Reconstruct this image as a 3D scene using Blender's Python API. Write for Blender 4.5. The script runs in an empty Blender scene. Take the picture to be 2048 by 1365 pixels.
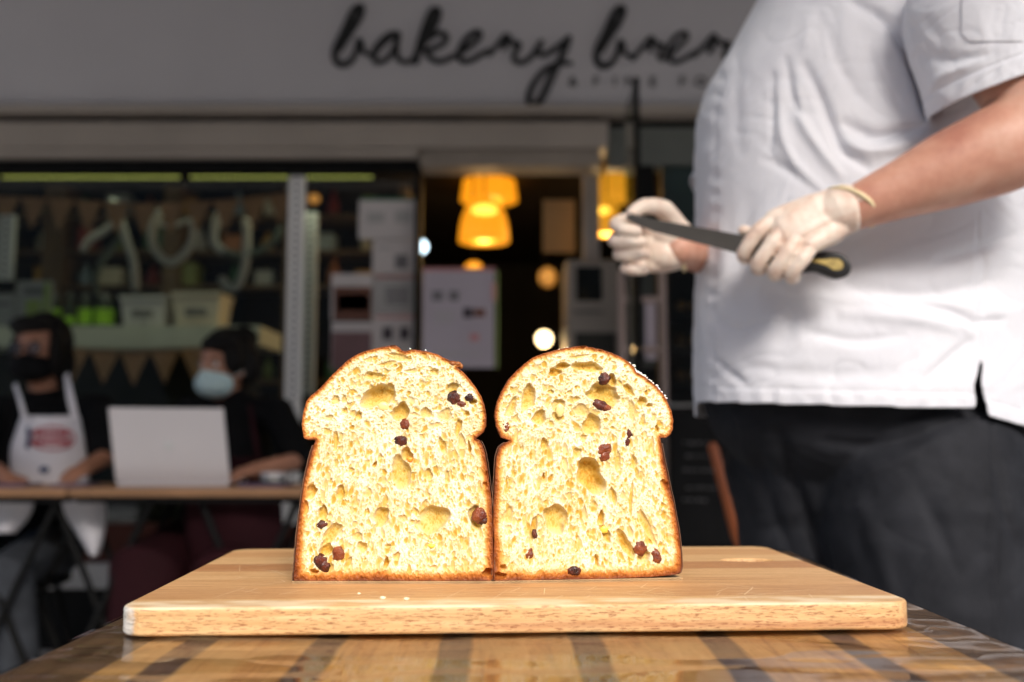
import bpy, bmesh, math, random
import numpy as np
from mathutils import Vector, Matrix, noise
PI = math.pi
random.seed(7)
C = bpy.context.scene
COL = C.collection

# ------------------------------------------------------------------ camera
F_PX = 1991.0; PITCH = math.atan(187.5 / F_PX); CAM_H = 0.899
cam_d = bpy.data.cameras.new('camera'); cam = bpy.data.objects.new('camera', cam_d); COL.objects.link(cam)
cam.location = (0, 0, CAM_H); cam.rotation_euler = (PI / 2 + PITCH, 0, 0)
cam_d.sensor_width = 36; cam_d.lens = 36 * F_PX / 2048; cam_d.clip_start = 0.02; cam_d.clip_end = 500
cam_d.dof.use_dof = True; cam_d.dof.focus_distance = 0.835; cam_d.dof.aperture_fstop = 3.4
C.camera = cam
# ------------------------------------------------------------------ sky, sun, exposure
SUN_EL = math.radians(37); SUN_AZ = math.radians(14)      # sun behind the camera, a little to its right
w = bpy.data.worlds.new('World'); C.world = w; w.use_nodes = True
nt = w.node_tree; bg = nt.nodes['Background']
sky = nt.nodes.new('ShaderNodeTexSky'); sky.sky_type = 'NISHITA'; sky.sun_disc = False
sky.sun_elevation = SUN_EL; sky.sun_rotation = PI - SUN_AZ; sky.dust_density = 3.0; sky.air_density = 0.8; sky.ozone_density = 0.6
nt.links.new(sky.outputs[0], bg.inputs[0]); bg.inputs[1].default_value = 0.15
sd = bpy.data.lights.new('sun', 'SUN'); sun = bpy.data.objects.new('sun', sd); COL.objects.link(sun)
sd.energy = 2.0; sd.angle = math.radians(20); sd.color = (1.0, 0.965, 0.91)
sdir = Vector((math.sin(SUN_AZ) * math.cos(SUN_EL), -math.cos(SUN_AZ) * math.cos(SUN_EL), math.sin(SUN_EL)))
sun.rotation_euler = sdir.to_track_quat('Z', 'Y').to_euler(); sun.location = (2, -5, 6)
C.view_settings.view_transform = 'Standard'; C.view_settings.look = 'None'
C.view_settings.exposure = 0.80; C.view_settings.gamma = 1.0
C.render.resolution_x = 1024; C.render.resolution_y = 682
C.render.engine = 'CYCLES'; C.cycles.max_bounces = 8; C.cycles.transparent_max_bounces = 12

# ------------------------------------------------------------------ planning: where a spot of the photo lies at depth Y
_c, _s = math.cos(PITCH), math.sin(PITCH)
def P(px, py, Y):
    u = (px - 1024) / F_PX; v = -(py - 682.5) / F_PX
    dy = _c - v * _s; dz = _s + v * _c; t = Y / dy
    return Vector((u * t, Y, CAM_H + dz * t))
def S(Y): return Y / F_PX            # metres per photo pixel at depth Y

# ------------------------------------------------------------------ materials
def mat(name, col, rough=0.6, metal=0.0, spec=0.5, **kw):
    m = bpy.data.materials.new(name); m.use_nodes = True
    b = m.node_tree.nodes['Principled BSDF']
    b.inputs['Base Color'].default_value = (*col, 1); b.inputs['Roughness'].default_value = rough
    b.inputs['Metallic'].default_value = metal; b.inputs['Specular IOR Level'].default_value = spec
    for k, v in kw.items(): b.inputs[k.replace('_', ' ')].default_value = v
    return m
def nd(m, t, **kw):
    n = m.node_tree.nodes.new(t)
    for k, v in kw.items(): setattr(n, k, v)
    return n
def ln(m, a, b): m.node_tree.links.new(a, b)
def BS(m): return m.node_tree.nodes['Principled BSDF']
def coords(m, scale=(1, 1, 1), kind='Object', rot=(0, 0, 0)):
    tc = nd(m, 'ShaderNodeTexCoord'); mp = nd(m, 'ShaderNodeMapping')
    mp.inputs['Scale'].default_value = scale; mp.inputs['Rotation'].default_value = rot
    ln(m, tc.outputs[kind], mp.inputs[0]); return mp.outputs[0]
def noise_t(m, vec, scale, detail=4, rough=0.5, dist=0.0):
    n = nd(m, 'ShaderNodeTexNoise'); ln(m, vec, n.inputs['Vector'])
    n.inputs['Scale'].default_value = scale; n.inputs['Detail'].default_value = detail
    n.inputs['Roughness'].default_value = rough; n.inputs['Distortion'].default_value = dist; return n.outputs['Fac']
def ramp(m, fac, stops):
    r = nd(m, 'ShaderNodeValToRGB'); e = r.color_ramp.elements
    while len(e) < len(stops): e.new(0.5)
    for k, (p, c) in enumerate(stops):
        e[k].position = p; e[k].color = (*c, 1) if len(c) == 3 else c
    ln(m, fac, r.inputs[0]); return r.outputs[0]
def g(v): return (v, v, v)
def mixc(m, fac, a, b, mode='MIX'):
    n = nd(m, 'ShaderNodeMix', data_type='RGBA', blend_type=mode)
    for s, x in ((0, fac), (6, a), (7, b)):
        if isinstance(x, (int, float)): n.inputs[s].default_value = x
        elif isinstance(x, tuple): n.inputs[s].default_value = (*x, 1)
        else: ln(m, x, n.inputs[s])
    return n.outputs[2]
def mth(m, op, a, b=0.0):
    n = nd(m, 'ShaderNodeMath', operation=op)
    for s, x in ((0, a), (1, b)):
        if isinstance(x, (int, float)): n.inputs[s].default_value = x
        else: ln(m, x, n.inputs[s])
    return n.outputs[0]
def bump(m, h, strength=0.3, dist=0.001):
    b = nd(m, 'ShaderNodeBump'); b.inputs['Strength'].default_value = strength; b.inputs['Distance'].default_value = dist
    ln(m, h, b.inputs['Height']); ln(m, b.outputs[0], BS(m).inputs['Normal'])
def var(name, col, rough=0.6, amt=0.25, scale=6, bs=0.2, bd=0.001, bscale=None, **kw):
    if rough >= 0.5 and 'spec' not in kw: kw['spec'] = 0.5 if max(col) > 0.1 else 0.12
    """a plain colour with soft real-world unevenness and a fine bump"""
    m = mat(name, col, rough, **kw); v = coords(m)
    f = noise_t(m, v, scale, 5)
    lo = tuple(c * (1 - amt) for c in col); hi = tuple(min(1, c * (1 + amt)) for c in col)
    ln(m, ramp(m, f, [(0.3, lo), (0.7, hi)]), BS(m).inputs['Base Color'])
    bump(m, noise_t(m, v, bscale or scale * 12, 3), bs, bd); return m
def emis(name, col, strength, base=(0.8, 0.7, 0.5)):
    m = mat(name, base, 0.5); BS(m).inputs['Emission Color'].default_value = (*col, 1)
    BS(m).inputs['Emission Strength'].default_value = strength; return m
def glassy(name, tint=(1, 1, 1), rough=0.02, ior=1.45, gain=1.0):
    m = bpy.data.materials.new(name); m.use_nodes = True; n = m.node_tree; n.nodes.remove(BS(m))
    out = n.nodes['Material Output']; tr = nd(m, 'ShaderNodeBsdfTransparent'); tr.inputs[0].default_value = (*tint, 1)
    gl = nd(m, 'ShaderNodeBsdfGlossy'); gl.inputs['Roughness'].default_value = rough
    fr = nd(m, 'ShaderNodeFresnel'); fr.inputs[0].default_value = ior
    mx = nd(m, 'ShaderNodeMixShader'); ln(m, mth(m, 'MULTIPLY', fr.outputs[0], gain), mx.inputs[0])
    ln(m, tr.outputs[0], mx.inputs[1]); ln(m, gl.outputs[0], mx.inputs[2]); ln(m, mx.outputs[0], out.inputs[0]); return m

# ------------------------------------------------------------------ mesh building
def put(o, name, m=None, parent=None, smooth=True):
    o.name = name
    if parent is not None: o.parent = parent
    return o
def off(o):
    v = Vector((0, 0, 0))
    while o is not None: v += o.location; o = o.parent
    return v
class MB:
    def __init__(s): s.v = []; s.f = []; s.mi = []
    def add(s, vs, fs, mi=0):
        n = len(s.v); s.v += [tuple(v) for v in vs]; s.f += [tuple(i + n for i in f) for f in fs]; s.mi += [mi] * len(fs); return s
    def box(s, lo, hi, mi=0, rz=0.0, rx=0.0, ry=0.0):
        c = [(a + b) / 2 for a, b in zip(lo, hi)]; h = [abs(b - a) / 2 for a, b in zip(lo, hi)]
        M = Matrix.Rotation(rz, 3, 'Z') @ Matrix.Rotation(ry, 3, 'Y') @ Matrix.Rotation(rx, 3, 'X')
        vs = [Vector(c) + M @ Vector((x * h[0], y * h[1], z * h[2])) for x in (-1, 1) for y in (-1, 1) for z in (-1, 1)]
        return s.add(vs, [(0, 1, 3, 2), (4, 6, 7, 5), (0, 4, 5, 1), (2, 3, 7, 6), (0, 2, 6, 4), (1, 5, 7, 3)], mi)
    def tube(s, pts, rad, n=12, cap=True, mi=0, flat=1.0, up=None):
        """rings along a path; round ends; flat squashes the section across 'up'"""
        P_ = [Vector(p) for p in pts]
        R = [rad] * len(P_) if isinstance(rad, (int, float)) else list(rad)
        if cap:
            d0 = (P_[0] - P_[1]).normalized(); d1 = (P_[-1] - P_[-2]).normalized()
            a = [P_[0] + d0 * R[0] * math.sin(t) for t in (1.45, 1.1, 0.6)]; ar = [R[0] * math.cos(t) for t in (1.45, 1.1, 0.6)]
            b = [P_[-1] + d1 * R[-1] * math.sin(t) for t in (0.6, 1.1, 1.45)]; br = [R[-1] * math.cos(t) for t in (0.6, 1.1, 1.45)]
            P_ = a + P_ + b; R = ar + R + br
        T = []
        for i in range(len(P_)):
            d = P_[min(i + 1, len(P_) - 1)] - P_[max(i - 1, 0)]
            T.append(d.normalized() if d.length > 1e-9 else Vector((0, 0, 1)))
        u = Vector(up) if up else (Vector((0, 0, 1)) if abs(T[0].z) < 0.9 else Vector((0, 1, 0)))
        vs = []
        for p, r, t in zip(P_, R, T):
            x = t.cross(u); x = x.normalized() if x.length > 1e-6 else t.orthogonal().normalized()
            y = x.cross(t).normalized()
            if not up: u = y
            vs += [p + (x * math.cos(2 * PI * k / n) + y * flat * math.sin(2 * PI * k / n)) * r for k in range(n)]
        fs = []
        for i in range(len(P_) - 1):
            for k in range(n):
                k2 = (k + 1) % n; fs.append((i * n + k, i * n + k2, (i + 1) * n + k2, (i + 1) * n + k))
        fs.append(tuple(range(n - 1, -1, -1))); m_ = (len(P_) - 1) * n; fs.append(tuple(range(m_, m_ + n)))
        return s.add(vs, fs, mi)
    def ell(s, c, r, nu=24, nv=14, mi=0, M=None):
        vs = [Vector((0, 0, -r[2]))]; M = M or Matrix.Identity(3)
        for i in range(1, nv):
            a = -PI / 2 + PI * i / nv
            vs += [Vector((r[0] * math.cos(a) * math.cos(2 * PI * k / nu), r[1] * math.cos(a) * math.sin(2 * PI * k / nu), r[2] * math.sin(a))) for k in range(nu)]
        vs.append(Vector((0, 0, r[2]))); fs = []
        for k in range(nu): fs.append((0, 1 + (k + 1) % nu, 1 + k))
        for i in range(nv - 2):
            for k in range(nu):
                a = 1 + i * nu; b = a + nu; fs.append((a + k, a + (k + 1) % nu, b + (k + 1) % nu, b + k))
        a = 1 + (nv - 2) * nu
        for k in range(nu): fs.append((a + k, a + (k + 1) % nu, a + nu))
        c = Vector(c); return s.add([c + M @ v for v in vs], fs, mi)
    def lathe(s, c, prof, n=32, mi=0, closed=False):
        c = Vector(c); vs = []; fs = []
        for r, z in prof: vs += [c + Vector((r * math.cos(2 * PI * k / n), r * math.sin(2 * PI * k / n), z)) for k in range(n)]
        L = len(prof); R_ = range(L if closed else L - 1)
        for i in R_:
            j = (i + 1) % L
            for k in range(n): fs.append((i * n + k, i * n + (k + 1) % n, j * n + (k + 1) % n, j * n + k))
        if not closed:
            fs.append(tuple(range(n - 1, -1, -1))); fs.append(tuple(range((L - 1) * n, L * n)))
        return s.add(vs, fs, mi)
    def prism(s, poly, y0, y1, mi=0):
        """poly in x,z pushed from y0 to y1"""
        n = len(poly); vs = [(x, y0, z) for x, z in poly] + [(x, y1, z) for x, z in poly]
        fs = [tuple(range(n)), tuple(range(2 * n - 1, n - 1, -1))] + [(i, i + n, (i + 1) % n + n, (i + 1) % n) for i in range(n)]
        return s.add(vs, fs, mi)
    def build(s, name, m, parent=None, smooth=False, bevel=0.0, voxel=0.0, sm=0, solid=0.0, sub=0, seg=2, dec=0, at0=None):
        me = bpy.data.meshes.new(name); o_ = off(parent) if parent else (Vector(at0) if at0 else Vector((0, 0, 0)))
        me.from_pydata([tuple(Vector(v) - o_) for v in s.v], [], s.f)
        ms = m if isinstance(m, (list, tuple)) else [m]
        for x in ms: me.materials.append(x)
        for p, i in zip(me.polygons, s.mi): p.material_index = i
        bm = bmesh.new(); bm.from_mesh(me); bmesh.ops.recalc_face_normals(bm, faces=bm.faces); bm.to_mesh(me); bm.free()
        ob = bpy.data.objects.new(name, me); COL.objects.link(ob)
        if at0 and not parent: ob.location = at0
        bake = False
        if voxel:
            r = ob.modifiers.new('r', 'REMESH'); r.mode = 'VOXEL'; r.voxel_size = voxel; r.use_smooth_shade = True; bake = True
        if sm:
            r = ob.modifiers.new('s', 'SMOOTH'); r.iterations = sm; r.factor = 0.6; bake = True
        if sub: r = ob.modifiers.new('u', 'SUBSURF'); r.levels = sub; r.render_levels = sub; bake = True
        if solid: r = ob.modifiers.new('t', 'SOLIDIFY'); r.thickness = solid; r.offset = 0; bake = True
        if bevel: r = ob.modifiers.new('b', 'BEVEL'); r.width = bevel; r.segments = seg; r.limit_method = 'ANGLE'; r.angle_limit = math.radians(40); bake = True
        if bake: bake_mods(ob)
        if smooth or voxel:
            for p in ob.data.polygons: p.use_smooth = True
        if parent: ob.parent = parent
        return ob
def bake_mods(ob):
    bpy.context.view_layer.update()
    dg = bpy.context.evaluated_depsgraph_get(); me = bpy.data.meshes.new_from_object(ob.evaluated_get(dg))
    old = ob.data; ob.modifiers.clear(); ob.data = me; me.name = ob.name; bpy.data.meshes.remove(old)
def tag(o, label=None, cat=None, group=None, kind=None):
    for k, v in (('label', label), ('category', cat), ('group', group), ('kind', kind)):
        if v: o[k] = v
    return o
def thing(name, label, cat, loc, group=None):
    o = bpy.data.objects.new(name, None); COL.objects.link(o); o.location = loc; o.empty_display_size = 0.05
    return tag(o, label, cat, group)
def copy_tree(o, parent=None):
    c = o.copy(); COL.objects.link(c)
    if parent: c.parent = parent
    for ch in list(o.children): copy_tree(ch, c)
    return c
def PB(mb, px0, px1, py0, py1, Y, d, mi=0):
    """a box whose front face covers these photo pixels at depth Y, going d metres back"""
    a = P(px0, py0, Y); b = P(px1, py1, Y)
    return mb.box((a.x, Y, b.z), (b.x, Y + d, a.z), mi)
def crom(pts, n=6):
    """smooth a polyline (Catmull-Rom)"""
    p = [Vector(q) for q in pts]; out = []
    for i in range(len(p) - 1):
        a = p[max(i - 1, 0)]; b = p[i]; c = p[i + 1]; d = p[min(i + 2, len(p) - 1)]
        for k in range(n):
            t = k / n
            out.append(0.5 * ((2 * b) + (c - a) * t + (2 * a - 5 * b + 4 * c - d) * t * t + (3 * b - a - 3 * c + d) * t ** 3))
    out.append(p[-1]); return out
# ================================================================== the setting
m_pave = var('paving_stone', (0.36, 0.35, 0.335), 0.8, 0.2, 3)
m_asph = var('asphalt', (0.10, 0.10, 0.10), 0.85, 0.2, 8)
for nm, lo, hi, m in (('road', (-60, -60, -0.16), (60, -4.0, -0.12), m_asph), ('pavement', (-60, -3.998, -0.2), (60, 60, 0.0), m_pave)):
    tag(MB().box(lo, hi).build(nm, m), kind='structure')
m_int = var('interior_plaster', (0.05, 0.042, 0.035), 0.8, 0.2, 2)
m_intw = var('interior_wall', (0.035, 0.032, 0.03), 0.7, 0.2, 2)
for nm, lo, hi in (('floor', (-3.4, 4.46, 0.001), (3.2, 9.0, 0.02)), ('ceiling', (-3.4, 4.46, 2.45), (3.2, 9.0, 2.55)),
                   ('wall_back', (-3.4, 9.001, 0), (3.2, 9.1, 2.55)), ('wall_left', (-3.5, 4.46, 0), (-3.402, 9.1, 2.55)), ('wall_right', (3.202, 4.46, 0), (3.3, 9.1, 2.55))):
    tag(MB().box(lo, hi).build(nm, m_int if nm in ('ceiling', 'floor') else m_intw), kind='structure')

# ---- shop building: masonry above and beside, unseen sun-blocking overhang over the pavement
m_stone = var('dark_render', (0.05, 0.046, 0.042), 0.8, 0.15, 2)
m_black = var('black_metal', (0.006, 0.006, 0.006), 0.55, 0.2, 10)
m_beige = var('beige_painted_metal', (0.38, 0.33, 0.285), 0.5, 0.08, 3)
m_gap = mat('shadow_gap', (0.012, 0.011, 0.010), 0.8, spec=.1)
bld = thing('shop_building', 'dark shop front with a beige shutter housing and wide openings under a grey fascia', 'building', (0, 4.3, 0))
MB().box((-6, 4.40, 2.56), (6, 9.2, 7.0)).box((-6, 4.40, 0.0), (-3.51, 9.2, 2.559)).box((3.31, 4.40, 0), (6, 9.2, 2.559)).build('wall', m_stone, bld)
MB().box((-6, -0.95, 3.30), (6, 4.395, 3.5)).build('shade_canopy', var('shade_canopy_white', (0.5, 0.49, 0.48), 0.7, 0.05), bld, bevel=0.01)  # out of view, added and sized to keep sun off shop and chef
Y0 = 4.25
z = lambda py, Y=Y0: P(0, py, Y).z
MB().box((-3.5, 4.20, z(232)), (3.5, 4.40, z(217))).build('cornice_trim', m_beige, bld, bevel=0.004)
MB().box((-3.5, 4.31, z(247)), (3.5, 4.40, z(233.5))).build('shadow_gap', m_gap, bld)
xr = P(1212, 0, Y0).x
m1 = MB(); m1.box((-3.5, 4.22, z(300)), (xr, 4.40, z(248))); m1.box((-3.5, 4.215, z(262)), (xr + .002, 4.22, z(250)))
m1.build('shutter_box', m_beige, bld, bevel=0.006)
MB().box((-3.5, 4.225, z(318)), (P(838, 0, Y0).x, 4.398, z(301))).build('shutter_rail', m_beige, bld, bevel=0.004)
MB().box((P(842, 0, Y0).x, 4.24, z(334)), (xr - .03, 4.398, z(301.5))).build('shutter_slat', var('beige_slat', (0.29, 0.245, 0.205), 0.5, 0.08), bld, bevel=0.004)
MB().box((xr + .004, 4.30, z(330)), (3.5, 4.39, z(248))).build('soffit_panel', var('grey_green_panel', (0.13, 0.14, 0.125), 0.5, 0.1), bld)
# window frame, bulkhead and white plinth
MB().box((-3.5, 4.26, z(343)), (P(831.5, 0, Y0).x, 4.29, z(319))).box((P(832, 0, Y0).x, 4.27, 0.37), (P(845, 0, Y0).x, 4.34, z(319))).build('window_frame', m_black, bld, bevel=0.003)
m1 = MB(); m1.box((-3.5, 4.29, 0.36), (P(838, 0, Y0).x, 4.40, 0.52)); m1.build('bulkhead', var('dark_red_panel', (0.07, 0.022, 0.015), 0.5, 0.3), bld)
MB().box((-3.5, 4.22, 0.26), (P(980, 0, Y0).x, 4.40, 0.36)).build('sill', var('white_stone_sill', (0.42, 0.4, 0.38), 0.7, 0.15), bld, bevel=0.004)
MB().box((-3.5, 4.27, 0.0), (P(980, 0, Y0).x, 4.40, 0.259)).build('plinth', m_black, bld)
gl = glassy('window_glass', (0.9, 0.94, 0.92), 0.03, 1.5, 1.0)
MB().box((-3.5, 4.33, 0.52), (P(831, 0, Y0).x, 4.334, z(346))).build('window_pane', gl, bld)
# right of the door: dark frame, side window, teal panel, black base
for x0, x1 in ((1278, 1322), (1960, 2400)): m1 = MB(); PB(m1, x0, x1, 331, 1290, Y0, 0.14); m1.build('door_jamb', m_black, bld, bevel=0.004)
m1 = MB(); PB(m1, 1323, 1959, 331, 500, Y0 + .05, 0.06); m1.build('transom_panel', var('dark_teal_panel', (0.018, 0.035, 0.034), 0.3, 0.3), bld)
m1 = MB(); PB(m1, 1323, 1959, 501, 812, Y0 + .05, 0.004); m1.build('window_pane', gl, bld)
m1 = MB(); PB(m1, 1323, 1959, 813, 1290, Y0 + .04, 0.08); m1.build('bulkhead', m_black, bld)
m1 = MB(); PB(m1, 1323, 1960, 808, 816, Y0 - .01, 0.04); PB(m1, 1960, 2400, 636, 648, Y0 - .02, 0.03); m1.build('rail', var('grey_rail', (0.3, 0.29, 0.28), 0.4, 0.1), bld)

# ---- fascia sign with brush lettering
m_fas = var('fascia_paint', (0.53, 0.51, 0.53), 0.6, 0.05, 1.2)
sign = thing('fascia_sign', 'wide pale grey fascia over the shop front with black handwritten bakery name', 'sign', (0, 4.25, z(215)))
MB().box((-3.5, 4.25, z(216)), (3.5, 4.395, 3.28)).build('board', m_fas, sign, bevel=0.003)
m_ink = mat('black_lettering', (0.008, 0.008, 0.009), 0.5)
def stroke(mb, pts, wid, Y, depth=0.012, n=7):
    p = crom([Vector((x, y, 0)) for x, y in pts], n); W = []
    L = len(pts) - 1
    for i in range(len(p)):
        t = i / n; k = min(int(t), L - 1); a = wid[k] if isinstance(wid, list) else wid; b = wid[k + 1] if isinstance(wid, list) else wid
        W.append(a + (b - a) * (t - k))
    q = [P(v.x, v.y, Y) for v in p]; rad = [x * S(Y) / 2 * (1.22 if Y < 4.3 else 1) for x in W]
    mb.tube(q, rad, 10, True, 0, flat=1.0)
def zz(pts, ox=560, oy=0, s=2.926): return [(ox + x / s, oy + y / s) for x, y in pts]
B_ = [(350, 290), (395, 215), (450, 130), (480, 60), (462, 38), (425, 75), (380, 180), (330, 280), (322, 340), (350, 378), (400, 372), (440, 318), (462, 240), (478, 262), (492, 310), (548, 326)]
Bw = [11, 12, 12, 11, 11, 12, 14, 13, 12, 12, 11, 10, 11, 9, 8, 8]
txt = MB()
stroke(txt, zz(B_), Bw, 4.245)
stroke(txt, zz([(545, 326), (560, 280), (620, 215), (678, 196), (640, 225), (572, 290), (548, 345), (580, 370), (640, 330), (688, 235), (690, 200), (682, 290), (696, 350), (745, 368), (775, 355)]), 9.5, 4.245)
stroke(txt, zz([(775, 360), (830, 270), (890, 170), (925, 90), (918, 58), (885, 78), (845, 180), (812, 280), (795, 365)]), [10, 12, 14, 13, 12, 13, 14, 13, 11], 4.245)
stroke(txt, zz([(812, 300), (860, 235), (930, 195), (975, 215), (950, 262), (880, 292), (856, 300), (885, 345), (940, 362), (1010, 335)]), 10, 4.245)
stroke(txt, zz([(1005, 338), (1070, 300), (1150, 240), (1172, 200), (1140, 190), (1085, 235), (1048, 305), (1062, 358), (1120, 355), (1180, 318), (1225, 300)]), 10, 4.245)
stroke(txt, zz([(1225, 322), (1270, 270), (1325, 215), (1335, 240), (1310, 285)]), [8, 9, 13, 10, 8], 4.245)
stroke(txt, zz([(1325, 225), (1370, 255), (1400, 262), (1375, 310), (1372, 352), (1410, 370), (1470, 335), (1520, 265), (1532, 240), (1510, 300), (1540, 325), (1600, 295), (1690, 225)]), 10, 4.245)
stroke(txt, zz([(1690, 225), (1650, 330), (1600, 430), (1545, 550), (1495, 618), (1458, 600), (1470, 520), (1530, 430), (1610, 380), (1700, 372)]), [11, 12, 13, 13, 12, 11, 11, 11, 10, 8], 4.245)
stroke(txt, zz([(x + 1530, y + 8) for x, y in B_]), Bw, 4.245)
stroke(txt, [(1266, 118), (1288, 92), (1303, 76), (1306, 86), (1300, 100)], 9, 4.245)
stroke(txt, [(1303, 80), (1318, 90), (1326, 92), (1318, 112), (1330, 118), (1356, 96), (1374, 76), (1368, 66), (1350, 76), (1336, 102), (1344, 124), (1366, 120), (1388, 106)], 8.5, 4.245)
stroke(txt, [(1388, 112), (1410, 92), (1428, 72), (1430, 84), (1420, 104)], 9, 4.245)
stroke(txt, [(1430, 78), (1446, 88), (1458, 88), (1450, 110), (1462, 122), (1486, 112)], 9, 4.245)
stroke(txt, [(1520, 74), (1498, 78), (1480, 104), (1490, 124), (1512, 112), (1526, 80), (1524, 108), (1536, 122)], 9, 4.245)
txt.build('lettering', m_ink, sign, smooth=True)
m_ink2 = mat('grey_lettering', (0.10, 0.095, 0.095), 0.5)
def text_obj(body, px, py, Y, hpx, m, parent, name='lettering', align='CENTER', d=0.004):
    cu = bpy.data.curves.new(name, 'FONT'); cu.body = body; cu.size = hpx * S(Y) / 0.70; cu.extrude = d; cu.align_x = align
    o = bpy.data.objects.new(name, cu); COL.objects.link(o); bpy.context.view_layer.update()
    me = bpy.data.meshes.new_from_object(o.evaluated_get(bpy.context.evaluated_depsgraph_get()))
    bpy.data.objects.remove(o); q = P(px, py, Y) - off(parent)
    me.transform(Matrix.Translation(q) @ Matrix.Rotation(PI / 2, 4, 'X')); me.materials.append(m)
    o = bpy.data.objects.new(name, me); COL.objects.link(o); o.parent = parent; return o
sm_ = bpy.data.curves
parts_ = []
for ch, px in zip('&FINEFOOD', (1146, 1192, 1229, 1262, 1306, 1365, 1402, 1440, 1478)):
    parts_.append(text_obj(ch, px, 173, 4.245, 21, m_ink2, sign, name='letter'))

# ---- glass wind screen at the right of the door
scr = thing('glass_screen', 'tall clear glass side screen with a dark edge beside the door', 'screen', P(1270, 1290, 3.2).xy.to_3d())
xs_ = P(1270, 0, 3.2).x
g2 = glassy('screen_glass', (0.80, 0.87, 0.83), 0.02, 1.5, 1.0)
MB().box((xs_ - 0.004, 3.2, 0.0), (xs_ + 0.004, 3.50, P(0, 160, 3.2).z)).build('glass_sheet', g2, scr)
MB().box((xs_ - 0.009, 3.185, 0.0), (xs_ + 0.009, 3.199, P(0, 158, 3.2).z)).build('edge_strip', m_black, scr, bevel=0.002)

# ================================================================== inside the window
m_tan = var('kraft_paper', (0.50, 0.27, 0.14), 0.8, 0.15, 12)
def bunting(label, pts, n, Y, ln_):
    t = thing('bunting', label, 'bunting', P(pts[0][0], pts[0][1], Y), 'paper buntings in the window')
    c = crom([P(x, y, Y) for x, y in pts], 8); MB().tube(c, 0.0025, 6).build('cord', m_tan, t)
    # evenly spaced along the curve
    L = [0]
    for a, b in zip(c, c[1:]): L.append(L[-1] + (b - a).length)
    def atl(s):
        for i in range(len(c) - 1):
            if L[i + 1] >= s: return c[i].lerp(c[i + 1], (s - L[i]) / max(1e-6, L[i + 1] - L[i]))
        return c[-1].copy()
    wd = L[-1] / n
    for k in range(n):
        a = atl(k * wd + .002); b = atl((k + 1) * wd - .002); mdl = (a + b) / 2; h = ln_ * random.uniform(.92, 1.05)
        tw = random.uniform(-.015, .015)
        q = MB(); tip = Vector((mdl.x + random.uniform(-.006, .006), Y + tw, mdl.z - h)); e = Vector((0, .002, 0))
        m1_, m2_ = a.lerp(tip, .5), b.lerp(tip, .5)
        q.add([a, b, tip, a + e, b + e, tip + e], [(0, 2, 1), (3, 4, 5), (0, 1, 4, 3), (1, 2, 5, 4), (2, 0, 3, 5)])
        q.build('pennant', m_tan, t)
    return t
bunting('upper row of brown paper pennants across the window top', [(-70, 392), (100, 398), (300, 408), (480, 398), (590, 384)], 12, 4.5, 0.155)
bunting('lower row of brown paper pennants hanging under the white counter', [(120, 694), (240, 704), (350, 700), (480, 690)], 6, 4.75, 0.16)

# LED strips
m_led = emis('led', (0.50, 0.54, 0.12), .85, (0.6, 0.6, 0.3)); m_alu = var('aluminium', (0.25, 0.25, 0.24), 0.35, 0.1, metal=0.8)
def strip(px0, px1, label):
    Y = 4.6; a = P(px0, 355, Y); b = P(px1, 357, Y)
    t = thing('led_strip', label, 'light strip', (a + b) / 2, 'LED strips under the ceiling')
    MB().box((a.x - .01, Y + .004, a.z - .012), (b.x + .01, Y + .02, a.z + .012)).build('housing', m_black, t)
    n = 50; src = None
    for k in range(n):
        x = a.x + (b.x - a.x) * (k + .5) / n
        if src is None:
            src = MB().ell((x, Y, a.z), (.0055, .004, .0055), 8, 6).build('led', m_led, t)
            x0 = x
        else:
            c = src.copy(); COL.objects.link(c); c.location = src.location + Vector((x - x0, 0, 0))
    return t
strip(5, 360, 'yellow green LED strip at the far left of the window top'); strip(380, 745, 'yellow green LED strip left of the door, above the shelf upright')

# perforated shelf uprights
m_up = var('white_shelf_steel', (0.86, 0.84, 0.82), 0.5, 0.06)
def upright(px0, px1, py0, py1, Y, label):
    a = P(px0, py0, Y); b = P(px1, py1, Y); t = thing('shelf_upright', label, 'shelf post', ((a.x + b.x) / 2, Y, b.z), 'perforated shelf uprights in the window')
    MB().box((a.x, Y, b.z), (b.x, Y + .03, a.z)).build('post', m_up, t, bevel=.003)
    q = MB(); zc = a.z - .02
    while zc > b.z + .02:
        q.box(((a.x + b.x) / 2 - .006, Y - .001, zc - .008), ((a.x + b.x) / 2 + .006, Y + .002, zc + .008)); zc -= .032
    q.build('slots', m_gap, t)
upright(578, 595, 352, 1100, 4.296, 'wide white perforated shelf upright near the middle of the window')
upright(607, 627, 425, 790, 4.7, 'thinner perforated upright just right of the wide one')
upright(-2, 22, 430, 560, 4.5, 'short perforated upright at the left edge of the window')

# hanging white letters (joy-like curls)
m_wl = var('pearly_foil', (0.62, 0.62, 0.57), 0.35, 0.1)
m_wg = var('grey_green_foil', (0.16, 0.2, 0.15), 0.35, 0.1)
def curl(label, strokes, Y=4.6):
    x, y = strokes[0][0][0]; t = thing('foil_letter', label, 'decoration', P(x, y, Y), 'foil letters hanging in the window')
    for pts, wd, m in strokes:
        q = MB(); stroke(q, pts, wd, Y, n=6); q.build('stroke', m, t, smooth=True)
curl('first hanging pale foil letter with a long leaning stem', [([(168, 497), (182, 478), (210, 462), (232, 440)], 15, m_wl), ([(226, 405), (240, 440), (256, 490), (268, 530), (271, 575)], 17, m_wl), ([(238, 480), (210, 515), (194, 550), (196, 590)], 12, m_wg)])
curl('round hanging pale foil letter open at the top, in the middle', [([(322, 425), (306, 455), (306, 490), (325, 518), (348, 524), (372, 505), (386, 475), (388, 440)], 17, m_wl), ([(306, 445), (340, 452), (386, 440)], 9, m_wl)])
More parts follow.
